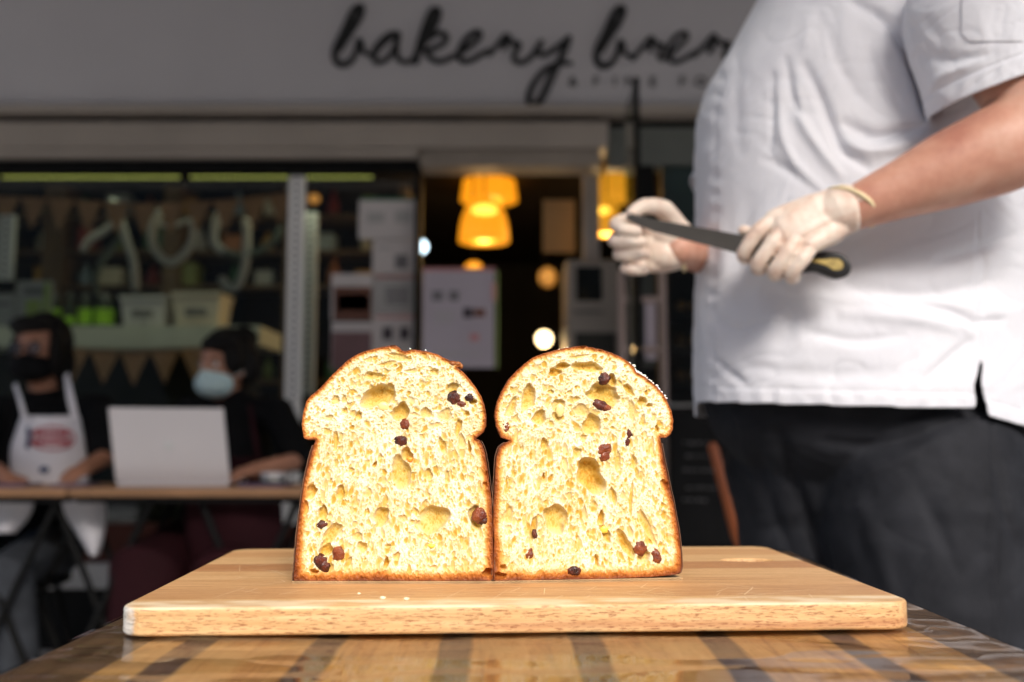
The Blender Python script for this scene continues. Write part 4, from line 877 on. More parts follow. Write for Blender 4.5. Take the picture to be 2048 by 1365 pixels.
# ================================================================== the chef at the right
def proj(v):
    x, y, z_ = v[0], v[1], v[2] - CAM_H; d = y * _c + z_ * _s; h = -y * _s + z_ * _c
    return 1024 + F_PX * x / d, 682.5 - F_PX * h / d
def displace(ob, folds, amp=0.0, sc=(6, 6, 6), amp2=0.0, sc2=(20, 20, 20), face=True, seed=0.0, extra=None):
    """press creases into a cloth mesh along its normals; crease lines are given where they lie on the cloth"""
    me = ob.data; o_ = np.array(off(ob)); n = len(me.vertices); co = np.empty(n * 3); me.vertices.foreach_get('co', co); co = co.reshape(-1, 3)
    nr = np.empty(n * 3); me.vertices.foreach_get('normal', nr); nr = nr.reshape(-1, 3); w_ = co + o_
    zz_ = w_[:, 2] - CAM_H; d = w_[:, 1] * _c + zz_ * _s; h = -w_[:, 1] * _s + zz_ * _c; px = 1024 + F_PX * w_[:, 0] / d; py = 682.5 - F_PX * h / d
    disp = np.zeros(n); wt = np.clip(-nr[:, 1] * 1.6 + .35, 0, 1) if face else np.ones(n)
    for pts, wd, am in folds:
        pts = [(p[0], p[1]) for p in crom([Vector((a, b, 0)) for a, b in pts], 5)]; best = np.full(n, 1e9); tb_ = np.zeros(n); L = len(pts) - 1
        for i, ((ax, ay), (bx, by)) in enumerate(zip(pts, pts[1:])):
            dx, dy = bx - ax, by - ay; t_ = np.clip(((px - ax) * dx + (py - ay) * dy) / (dx * dx + dy * dy + 1e-9), 0, 1)
            q_ = np.hypot(px - ax - t_ * dx, py - ay - t_ * dy); k = q_ < best; best[k] = q_[k]; tb_[k] = (i + t_[k]) / L
        disp += am * .001 * np.exp(-(best / wd) ** 2) * np.sin(PI * np.clip(tb_ * .84 + .08, 0, 1)) ** .6 * wt
    if amp or amp2:
        for i in range(n):
            p = w_[i]; a = noise.noise(Vector((p[0] * sc[0] + seed, p[1] * sc[1], p[2] * sc[2])))
            b = noise.noise(Vector((p[0] * sc2[0] + a * 2, p[1] * sc2[1], p[2] * sc2[2] + seed)))
            disp[i] += amp * a + amp2 * (1 - 2 * abs(b)) - (amp2 * .45 * max(0, 1 - 5 * abs(noise.noise(Vector((p[0] * sc2[0] * 1.7 + b * 2, p[1] * sc2[1], p[2] * sc2[2] * 1.5 + a * 3 + 5))))) if amp2 else 0)
    if extra is not None: disp += extra(px, py, w_, wt)
    co += nr * disp[:, None]; me.vertices.foreach_set('co', co.ravel()); me.update()
m = mat('white_cotton', (.74, .735, .755), .8); v = coords(m); BS(m).inputs['Sheen Weight'].default_value = .15
ln(m, ramp(m, noise_t(m, v, 5, 3), [(.3, (.64, .64, .69)), (.7, (.71, .71, .75))]), BS(m).inputs['Base Color'])
bump(m, mth(m, 'ADD', noise_t(m, v, 900, 2), mth(m, 'MULTIPLY', noise_t(m, coords(m, (1, 1, .6)), 28, 4, .55, .8), 5)), .35, .0014); m_cot = m
m = mat('skin', (.55, .27, .18), .5); v = coords(m); BS(m).inputs['Subsurface Weight'].default_value = .15; BS(m).inputs['Subsurface Radius'].default_value = (1, .3, .15); BS(m).inputs['Subsurface Scale'].default_value = .008
ln(m, ramp(m, noise_t(m, v, 14, 5, .6), [(.3, (.42, .175, .12)), (.48, (.55, .275, .19)), (.72, (.66, .40, .30))]), BS(m).inputs['Base Color']); bump(m, noise_t(m, v, 260, 4), .3, .0005); m_skin = m
m = mat('latex_glove', (.72, .60, .50), .45); v = coords(m); BS(m).inputs['Subsurface Weight'].default_value = .1; BS(m).inputs['Subsurface Radius'].default_value = (1, .5, .3); BS(m).inputs['Subsurface Scale'].default_value = .006
ln(m, ramp(m, noise_t(m, v, 34, 4, .6), [(.3, (.66, .46, .36)), (.5, (.75, .61, .51)), (.72, (.80, .70, .60))]), BS(m).inputs['Base Color']); bump(m, mth(m, 'ADD', noise_t(m, coords(m, (1, 1, 1)), 120, 3, .5, 1.5), noise_t(m, v, 45, 2)), .5, .0016); m_glove = m
m_cuff = mat('rolled_latex', (.78, .64, .38), .4)
m = mat('black_denim', (.022, .023, .028), .75, spec=.15); v = coords(m); 
ln(m, ramp(m, noise_t(m, v, 9, 5, .6), [(.32, (.008, .0085, .011)), (.7, (.023, .024, .029))]), BS(m).inputs['Base Color']); bump(m, mth(m, 'ADD', noise_t(m, v, 700, 2), mth(m, 'MULTIPLY', noise_t(m, v, 22, 4), 4)), .4, .0016); m_den = m
m_beard = var('brown_hair', (.10, .05, .022), .7, .4, 60, .8, .002); m_shoe = var('black_leather', (.015, .015, .015), .35, .2)

chef = thing('person', 'chef in white short sleeved jacket and black trousers holding a long knife in gloved hands', 'person', P(1715, 1290, 1.66).xy.to_3d())
Sh1, El1, Wr1 = P(1925, -10, 1.42), P(2092, 262, 1.335), P(1700, 420, 1.386)
Sh2, El2, Wr2 = P(1645, -5, 1.86), P(1470, 512, 1.85), P(1366, 500, 1.60)
q = MB()
q.tube([P(1715, 800, 1.67), P(1715, 500, 1.66), P(1730, 200, 1.66), P(1745, 20, 1.66)], [.12, .15, .15, .13], 24)
q.tube([P(1740, 10, 1.66), P(1680, -80, 1.66), P(1630, -150, 1.66)], [.09, .068, .066], 20)
hc = P(1612, -205, 1.66)
q.ell(hc, (.098, .078, .118)); q.ell(P(1560, -110, 1.66), (.052, .046, .05)); q.ell(P(1545, -175, 1.66), (.05, .055, .06))   # skull, jaw, face
q.ell(P(1483, -178, 1.66), (.022, .013, .022)); q.ell(P(1500, -120, 1.66), (.014, .028, .01)); q.ell(P(1640, -185, 1.66) + Vector((0, -.078, 0)), (.02, .012, .032)); q.ell(P(1640, -185, 1.66) + Vector((0, .078, 0)), (.02, .012, .032))
q.tube([Sh1, Sh1.lerp(El1, .5), El1], [.062, .058, .052], 20)
q.tube([El1, El1.lerp(Wr1, .25), El1.lerp(Wr1, .5), El1.lerp(Wr1, .75), Wr1, Wr1 + (Wr1 - El1).normalized() * .03], [.060, .062, .054, .041, .031, .027], 28)
q.tube([Sh2, Sh2.lerp(El2, .5), El2], [.062, .056, .048], 20); q.tube([El2, El2.lerp(Wr2, .4), Wr2, Wr2 + (Wr2 - El2).normalized() * .02], [.048, .046, .029, .026], 20)
hipn, hipf = P(1800, 800, 1.58), P(1640, 800, 1.76)
kn, kf = Vector((hipn.x + .06, 1.58, .50)), Vector((hipf.x + .0, 1.74, .50)); an, af = Vector((kn.x - .01, 1.62, .09)), Vector((kf.x + .02, 1.78, .09))
for h, k, a in ((hipn, kn, an), (hipf, kf, af)):
    q.tube([h + Vector((0, .03, -.06)), k, a], [.075, .062, .045], 16); q.ell(a + Vector((-.07, 0, -.045)), (.13, .045, .04))
q.tube([Wr1, P(1640, 450, 1.392), P(1590, 470, 1.398)], [.022, .016, .010], 12); q.tube([Wr2, P(1330, 495, 1.605), P(1300, 495, 1.60)], [.022, .016, .012], 12)
q.build('body', m_skin, chef, voxel=.0055, sm=5)
# hair, beard, eyes
MB().ell(hc + Vector((.022, 0, .022)), (.098, .086, .115)).build('hair', m_beard, chef, voxel=.008, sm=3)
MB().ell(P(1552, -98, 1.66), (.055, .05, .045)).ell(P(1530, -52, 1.66), (.030, .036, .028)).build('beard', m_beard, chef, voxel=.006, sm=3)
m_eye = mat('eye_white', (.7, .68, .65), .2); m_iris = mat('iris', (.03, .02, .015), .2)
for s in (-1, 1):
    e = P(1512, -205, 1.66) + Vector((.004, s * .032, 0)); ob = MB().ell(e, (.012, .012, .011), 16, 10).build('eye', m_eye, chef, smooth=True)
    MB().ell(e + Vector((-.009, 0, -.001)), (.0045, .006, .006), 12, 8).build('iris', m_iris, ob, smooth=True)
# ---- jacket body
TP = [(-150, 1600, 1800, .105), (-118, 1590, 1885, .155), (-90, 1572, 1945, .185), (-50, 1542, 2010, .200), (0, 1512, 2040, .208), (60, 1480, 2052, .210), (130, 1443, 2056, .212), (175, 1415, 2058, .212), (230, 1400, 2056, .21), (300, 1397, 2050, .21), (390, 1398, 2046, .212), (450, 1400, 2040, .212), (560, 1402, 2038, .212), (700, 1398, 2052, .214), (780, 1397, 2064, .21), (868, 1395, 2074, .206)]
NT, NZ_ = 620, 330; YC = 1.67
zl = [P(0, t_[0], YC).z for t_ in TP][::-1]; xl_ = [P(t_[1], t_[0], YC).x for t_ in TP][::-1]; xr2 = [P(t_[2], t_[0], YC).x for t_ in TP][::-1]; bb = [t_[3] for t_ in TP][::-1]
ze = np.linspace(zl[0], zl[-1], NZ_)
def smo(a): a = np.interp(ze, zl, a); k = np.hanning(25); k /= k.sum(); return np.convolve(np.pad(a, 12, 'edge'), k, 'valid')
XL, XR, BB = smo(xl_), smo(xr2), smo(bb)
co = []; keepf = []
for j in range(NZ_):
    cx = (XL[j] + XR[j]) / 2; a = (XR[j] - XL[j]) / 2
    for i in range(NT):
        th = 2 * PI * i / NT; c, s = math.cos(th), math.sin(th); e = 2 / 2.35
        co.append((cx + a * math.copysign(abs(c) ** e, c), YC + BB[j] * math.copysign(abs(s) ** e, s), ze[j]))
def okv(v):
    px, py = proj(v); near = v[1] < YC
    if near:
        if px < 1958: lim = 806 + (px - 1395) * .025
        else: lim = 829 + (px - 1958) * .27
        if py > lim: return False
        if py > 704 and abs(px - (1958 + 4 * math.sin(py / 14))) < (py - 704) / 116 * 9.5: return False
    elif v[2] < P(0, 835, YC).z: return False
    return True
okm = [okv(v) for v in co]
fs = []
for j in range(NZ_ - 1):
    for i in range(NT):
        i2 = (i + 1) % NT; f = (j * NT + i, j * NT + i2, (j + 1) * NT + i2, (j + 1) * NT + i)
        if sum(okm[k] for k in f) >= 3: fs.append(f)
q = MB(); q.add(co, fs); jk = q.build('jacket', m_cot, chef, smooth=True)
bm = bmesh.new(); bm.from_mesh(jk.data); bmesh.ops.delete(bm, geom=[v for v in bm.verts if not v.link_faces], context='VERTS')
for _ in range(14):
    nw = {}
    for v in bm.verts:
        if v.is_boundary:
            nb_ = [e.other_vert(v) for e in v.link_edges if e.is_boundary]
            if len(nb_) == 2: nw[v] = v.co * .4 + (nb_[0].co + nb_[1].co) * .3
    for v, c_ in nw.items(): v.co = c_
bm.to_mesh(jk.data); bm.free(); jk.data.update()
JF = [([(1571, 120), (1585, 191), (1605, 232)], 11, -7), ([(1612, 135), (1639, 191), (1663, 249), (1687, 300), (1735, 335)], 13, -11), ([(1544, 150), (1547, 232), (1540, 300)], 10, -4),
      ([(1690, 246), (1755, 272), (1850, 250)], 15, -11), ([(1690, 285), (1740, 305), (1830, 285)], 15, 8), ([(1705, 5), (1766, 38), (1807, 89), (1834, 145)], 14, -12), ([(1530, 317), (1585, 345), (1636, 385)], 12, -4),
      ([(1592, 180), (1606, 245), (1640, 300), (1680, 350)], 13, 8), ([(1555, 180), (1562, 260), (1590, 330), (1640, 380)], 14, 6), ([(1835, 110), (1862, 225)], 16, -22), ([(1544, 588), (1582, 630), (1558, 700)], 26, -6), ([(1427, 715), (1464, 748), (1488, 766)], 9, -5),
      ([(1825, 607), (1896, 621), (1952, 648)], 11, -6), ([(1960, 645), (2010, 640)], 9, -5), ([(1614, 663), (1708, 682), (1802, 672)], 13, -4), ([(1849, 761), (1896, 719), (1942, 682)], 11, -5), ([(1700, 575), (1850, 590), (2000, 560)], 20, -7), ([(1690, 625), (1840, 640), (1930, 660)], 16, 5),
      ([(1660, 60), (1680, 130), (1720, 200)], 16, -5), ([(1740, 100), (1770, 170), (1800, 215)], 14, -5), ([(1480, 90), (1470, 200), (1478, 300)], 16, -3), ([(1500, 400), (1480, 520), (1500, 620)], 20, -4), ([(1440, 440), (1452, 520), (1440, 600)], 14, 3), ([(1620, 30), (1610, 100)], 18, 4), ([(1960, 470), (1975, 560), (1965, 640)], 9, -4), ([(1880, 520), (1960, 500), (2030, 470)], 14, -7), ([(1500, 735), (1650, 750), (1780, 742)], 18, -3), ([(1430, 640), (1475, 660), (1520, 650)], 14, -4)]
def jx(px, py, w_, wt):
    hem = np.where(px < 1958, 806 + (px - 1395) * .025, 829 + (px - 1958) * .27); e = hem - py
    d_ = .0016 * ((e > 0) & (e < 29)) * wt - .0014 * np.exp(-((e - 31) / 2.6) ** 2) * wt + .0009 * np.sin(px / 6.5) * np.exp(-((e - 20) / 16) ** 2) * wt
    pl_ = 1429 + 16 * np.exp(-((py - 60) / 130) ** 2); dp = px - pl_
    d_ += np.where(py > 60, 1, 0) * wt * (-.0018 * np.exp(-(dp / 3.4) ** 2) + .0018 * np.sin(py / 8.0 + 2 * np.sin(py / 31)) * np.exp(-(dp / 11) ** 2))
    sl = px - 1958; d_ += wt * np.where(py > 420, 1, 0) * (.0013 * np.exp(-((np.abs(sl) - 7) / 5) ** 2) - .0012 * np.exp(-((sl) / 2.6) ** 2) * (py < 706))
    return d_
displace(jk, [(a, b * .85, c * 1.1) for a, b, c in JF], .007, (3.2, 3.2, 4.2), .0026, (8, 8, 11), seed=3.1, extra=jx)
for md in (('s', 'SMOOTH'), ('t', 'SOLIDIFY')):
    r = jk.modifiers.new(*md)
    if md[1] == 'SMOOTH': r.iterations = 2; r.factor = .4
    else: r.thickness = .0014; r.offset = -1
bake_mods(jk)
# ---- sleeves
def sleeve(c0, c1, r0, r1, folds, cap, nz=150, nt=220, fl=.92, seed=0, name='sleeve'):
    ax = (c1 - c0).normalized(); L = (c1 - c0).length; u = ax.cross(Vector((0, 1, 0))).normalized(); w2 = ax.cross(u).normalized(); vs = []; fs = []
    for j in range(nz + 1):
        t_ = j / nz; r = r0 + (r1 - r0) * t_; k = t_ * L
        if k < cap: r *= math.sqrt(max(0.0, 1 - (1 - k / cap) ** 2)) * .98 + .02
        c = c0 + ax * k
        for i in range(nt): a = 2 * PI * i / nt; vs.append(c + (u * math.cos(a) + w2 * fl * math.sin(a)) * r)
    fs = [(j * nt + i, j * nt + (i + 1) % nt, (j + 1) * nt + (i + 1) % nt, (j + 1) * nt + i) for j in range(nz) for i in range(nt)]
    q = MB(); q.add(vs, fs); ob = q.build(name, m_cot, chef, smooth=True); o3 = c1; a3 = ax
    def ex(px, py, w_, wt):
        e = ((np.array(o3) - w_) @ np.array(a3)) / .0007 ; return .0014 * ((e > 0) & (e < 36)) - .0014 * np.exp(-((e - 38) / 3) ** 2) + .0007 * np.sin(px / 6) * np.exp(-((e - 22) / 16) ** 2)
    displace(ob, folds, .006, (5, 5, 6), .002, (16, 16, 20), seed=seed, extra=ex)
    r = ob.modifiers.new('t', 'SOLIDIFY'); r.thickness = .0018; r.offset = -1; bake_mods(ob); return ob
c1 = P(2010, 186, 1.40); c0 = P(1912, -95, 1.395)
sl1 = sleeve(c0, c1, .105, .108, [([(1850, 110), (1900, 120), (1960, 112)], 14, -6), ([(1862, 175), (1890, 150), (1960, 122)], 10, 5), ([(1800, 10), (1835, 80), (1850, 150)], 10, -5), ([(1840, 20), (1870, 70), (1900, 100)], 16, -3)], .11, seed=5)
sleeve(P(1645, -40, 1.87), P(1482, 395, 1.80), .10, .094, [([(1400, 200), (1392, 300)], 9, -4)], .10, nz=100, nt=140, seed=9)
# sleeve pocket: a stitched patch following the sleeve's surface
from mathutils.bvhtree import BVHTree
def on_surface(ob, px, py, lift=.0012):
    bvh = on_surface.c.get(ob.name)
    if bvh is None: o_ = off(ob); bvh = BVHTree.FromPolygons([v.co + o_ for v in ob.data.vertices], [tuple(p.vertices) for p in ob.data.polygons]); on_surface.c[ob.name] = bvh
    a = Vector((0, 0, CAM_H)); d = (P(px, py, 1.0) - a).normalized(); h = bvh.ray_cast(a, d)
    return (h[0] + h[1] * (lift if h[1].dot(d) < 0 else -lift)) if h[0] else None
on_surface.c = {}
def patch(ob, x0, x1, y0, y1, rnd, name, m, lift=.0016, n=40):
    vs = []; fs = []; ok = {}
    for j in range(n + 1):
        for i in range(n + 1):
            px = x0 + (x1 - x0) * i / n; py = y0 + (y1 - y0) * j / n; dx = max(0, x0 + rnd - px); dy = max(0, py - (y1 - rnd))
            if math.hypot(dx, dy) > rnd: k = rnd / math.hypot(dx, dy); px = x0 + rnd - dx * k; py = y1 - rnd + dy * k
            p = on_surface(ob, px, py, lift)
            if p is not None: ok[(i, j)] = len(vs); vs.append(p)
    for j in range(n):
        for i in range(n):
            k = [(i, j), (i + 1, j), (i + 1, j + 1), (i, j + 1)]
            if all(a in ok for a in k): fs.append(tuple(ok[a] for a in k))
    if fs: q = MB(); q.add(vs, fs); return q.build(name, m, ob.parent, smooth=True, solid=.0012)
patch(sl1, 1922, 2046, -30, 84, 26, 'pocket', m_cot, .0009)
# collar
q = MB(); cc_ = P(1655, -118, 1.66)
q.lathe((0, 0, 0), [(.082, 0), (.088, .0), (.080, .045), (.074, .045)], 40, closed=True); Mr = Matrix.Rotation(-.35, 3, 'Y'); q.v = [tuple(cc_ + Mr @ Vector(v)) for v in q.v]; q.build('collar', m_cot, chef, smooth=True)
# ---- trousers
q = MB(); q.ell(P(1720, 800, 1.67), (.258, .172, .16), 40, 24)
q.tube([P(1810, 870, 1.665), P(1838, 940, 1.63), P(1862, 1060, 1.585), P(1880, 1200, 1.58), kn + Vector((0, 0, -.02)), an + Vector((0, 0, .0))], [.158, .168, .158, .142, .115, .095], 32)
q.tube([P(1632, 860, 1.72), P(1628, 940, 1.745), P(1632, 1040, 1.755), P(1640, 1200, 1.75), kf + Vector((0, 0, -.02)), af + Vector((0, 0, .0))], [.150, .150, .130, .118, .105, .090], 32)
tr = q.build('trousers', m_den, chef, voxel=.0058, sm=6)
TF = [([(1560, 860), (1590, 960), (1640, 1100), (1700, 1200)], 12, -10), ([(1650, 880), (1760, 890), (1880, 850), (1950, 825)], 12, -6), ([(1700, 960), (1780, 930), (1880, 880)], 12, 4), ([(1968, 820), (1975, 950), (1988, 1100), (1995, 1300)], 4, 4.5), ([(1975, 820), (1983, 950), (1996, 1100), (2003, 1300)], 3, -4), ([(1990, 930), (2010, 1010), (2030, 1080)], 10, -6), ([(1520, 900), (1540, 1000), (1590, 1120)], 12, -5), ([(1840, 980), (1880, 1060), (1920, 1150)], 16, -4), ([(1720, 1000), (1760, 1100), (1790, 1200)], 18, 4), ([(1480, 830), (1490, 900), (1520, 980)], 12, 4)]
displace(tr, [(a, b, c * 1.3) for a, b, c in TF], .009, (4, 4, 5), .003, (10, 10, 14), seed=1.0)
for a in (an, af): MB().ell(a + Vector((-.06, 0, -.045)), (.15, .055, .042), 24, 14).box((a.x - .21, a.y - .05, .001), (a.x + .09, a.y + .05, .02)).build('shoe', m_shoe, chef, voxel=.008, sm=4)

# ---- near glove: fist over the handle, back of the hand to the camera
def finger(q, pts, r):
    c = crom(pts, 5); n = len(c); R = [(r[0] + (r[1] - r[0]) * k / (n - 1)) * .94 for k in range(n)]
    for i, p in enumerate(pts[1:-1], 1):
        k = i * 5; R[k] *= 1.07
    q.tube(c, R, 16)
q = MB()
mc = [((1692, 394, 1.388), (1548, 437, 1.401)), ((1690, 410, 1.384), (1572, 452, 1.392)), ((1690, 426, 1.384), (1598, 470, 1.383)), ((1692, 442, 1.388), (1622, 490, 1.377))]
for a, b in mc:
    a, b = P(*a), P(*b); q.tube([a, a.lerp(b, .5), b], [.0175, .0185, .0135], 18)
q.tube([P(1694, 418, 1.388), P(1640, 440, 1.386), P(1594, 462, 1.389)], [.034, .037, .035], 24, flat=.52, up=(0, 1, 0)); q.ell(P(1645, 462, 1.402), (.034, .020, .024)); q.ell(P(1625, 440, 1.404), (.040, .018, .026)); q.ell(P(1600, 430, 1.40), (.03, .017, .020))
finger(q, [P(1550, 439, 1.401), P(1518, 462, 1.402), P(1488, 506, 1.418), P(1496, 516, 1.448), P(1512, 492, 1.462)], (.0128, .0095))
finger(q, [P(1574, 454, 1.393), P(1546, 486, 1.390), P(1515, 530, 1.404), P(1524, 536, 1.436), P(1536, 505, 1.452)], (.0132, .0098))
finger(q, [P(1600, 471, 1.384), P(1577, 503, 1.380), P(1549, 543, 1.394), P(1556, 548, 1.424), P(1566, 518, 1.440)], (.0128, .0095))
finger(q, [P(1624, 491, 1.378), P(1606, 518, 1.374), P(1583, 549, 1.386), P(1588, 556, 1.412), P(1596, 530, 1.428)], (.0118, .0088))
finger(q, [P(1665, 430, 1.410), P(1600, 452, 1.452), P(1530, 470, 1.462), P(1486, 461, 1.446)], (.0165, .0085))
# towards the cuff
ca, cb = P(1657, 380, 1.388), P(1745, 452, 1.388); cm = (ca + cb) / 2; cu = (cb - ca) / 2
q.tube([P(1640, 440, 1.395), P(1672, 424, 1.389), P(1694, 418, 1.388)], [.026, .033, .036], 28); q.build('glove', m_glove, chef, voxel=.0017, sm=2)
ring = MB(); pts_ = [cm + cu * math.cos(a) * .97 + Vector((.010 * abs(math.sin(a)), math.sin(a) * .0385, .004 * abs(math.sin(a)))) for a in [2 * PI * k / 40 for k in range(41)]]
# glove mouth: a short flaring skin from the hand to the rolled cuff
q = MB(); inn = [P(1690, 416, 1.389) + (cu.normalized() * math.cos(a) * .036 + Vector((0, math.sin(a) * .032, 0))) for a in [2 * PI * k / 40 for k in range(40)]]
vs = []; n = 40
for t_ in (0, .33, .66, 1): vs += [inn[k].lerp(pts_[k], t_) + Vector((0, 0, 0)) for k in range(n)]
q.add(vs, [(j * n + k, j * n + (k + 1) % n, (j + 1) * n + (k + 1) % n, (j + 1) * n + k) for j in range(3) for k in range(n)]); q.build('glove_mouth', m_glove, chef, smooth=True, solid=.0012)
ring.tube(pts_, .0033, 10, cap=False).build('glove_cuff', m_cuff, chef, smooth=True)
# ---- far glove: pinching the blade tip, fingers curled, thumb on top
q = MB()
W2 = P(1362, 500, 1.60)
for a, b, r in (((1352, 478), (1296, 458, 1.585), .016), ((1352, 492), (1294, 484, 1.592), .0165), ((1352, 506), (1298, 508, 1.592), .0155), ((1352, 518), (1304, 530, 1.588), .014)):
    A_ = P(a[0], a[1], 1.60); B2 = P(*b); q.tube([A_, A_.lerp(B2, .5), B2], [.019, .018, r], 18)
q.ell(P(1345, 470, 1.585), (.034, .024, .030)); q.ell(P(1330, 510, 1.585), (.034, .022, .024))
finger(q, [P(1296, 452, 1.588), P(1255, 440, 1.580), P(1232, 449, 1.556), P(1246, 458, 1.534), P(1272, 463, 1.530)], (.0128, .0100))
finger(q, [P(1294, 480, 1.594), P(1252, 474, 1.588), P(1228, 481, 1.562), P(1246, 486, 1.540), P(1280, 485, 1.538)], (.0128, .0100))
finger(q, [P(1298, 506, 1.594), P(1262, 504, 1.590), P(1238, 509, 1.564), P(1258, 512, 1.544), P(1290, 509, 1.544)], (.0122, .0096))
finger(q, [P(1304, 528, 1.590), P(1272, 532, 1.586), P(1251, 536, 1.566), P(1264, 540, 1.550), P(1288, 541, 1.552)], (.0108, .0086))
finger(q, [P(1358, 458, 1.585), P(1328, 420, 1.560), P(1290, 413, 1.540), P(1264, 426, 1.520)], (.0185, .0102))
q.build('glove', m_glove, chef, voxel=.0018, sm=2)
pts_ = [P(1368, 503, 1.605) + Vector((.006 * math.sin(a * 1), math.sin(a) * .030, math.cos(a) * .031)) for a in [2 * PI * k / 32 for k in range(33)]]
MB().tube(pts_, .0032, 10, cap=False).build('glove_cuff', m_cuff, chef, smooth=True)
MB().tube([P(1350, 500, 1.60), P(1368, 503, 1.605)], [.031, .0295], 24, cap=False).build('glove_mouth', m_glove, chef, smooth=True)
# ---- the knife
Yk = lambda px: 1.440 + (1480 - px) * .00022
kn_t = thing('bread_knife', 'long dark blade knife with black and gold handle held by the chef', 'knife', P(1480, 492, Yk(1480)))
def kprism(poly, th, name, m, dy=0.0, bev=0.0, edge=None):
    q = MB(); n = len(poly); fr = [P(a, b, Yk(a)) + Vector((0, -th / 2 + dy, 0)) for a, b in poly]; bk = [v + Vector((0, th, 0)) for v in fr]
    q.add(fr + bk, [tuple(range(n)), tuple(range(2 * n - 1, n - 1, -1))] + [(i, i + n, (i + 1) % n + n, (i + 1) % n) for i in range(n)]); return q.build(name, m, kn_t, bevel=bev, seg=4)
m_bl = var('dull_dark_steel', (.075, .068, .06), .42, .15, 20, .05, metal=.6)
sc_ = [(1480, 509)] + [(1480 - 5 * k, 509 - 1.31 * k - (1.1 if k % 2 else 0)) for k in range(1, 36)]
kprism([(1500, 474), (1420, 459), (1340, 445), (1300, 438), (1262, 428), (1252, 433), (1256, 440), (1280, 452)] + sc_[::-1] + [(1500, 513)], .0022, 'blade', m_bl)
hp = crom([Vector((a, b, 0)) for a, b in [(1490, 477), (1540, 488), (1590, 502), (1620, 506), (1655, 505), (1685, 512), (1700, 532), (1694, 552), (1672, 559), (1650, 552), (1630, 545), (1600, 546), (1550, 535), (1490, 518)]], 4)
kprism([(v.x, v.y) for v in hp], .020, 'handle', mat('black_handle', (.012, .012, .012), .35), bev=.0055)
gp = crom([Vector((a, b, 0)) for a, b in [(1622, 521), (1645, 522), (1666, 520), (1680, 527), (1679, 541), (1664, 543), (1648, 534), (1630, 529), (1612, 525)]], 4)
kprism([(v.x, v.y) for v in gp], .0222, 'handle_inlay', var('gold_inlay', (.42, .31, .10), .4, .4, 90), bev=.0006)
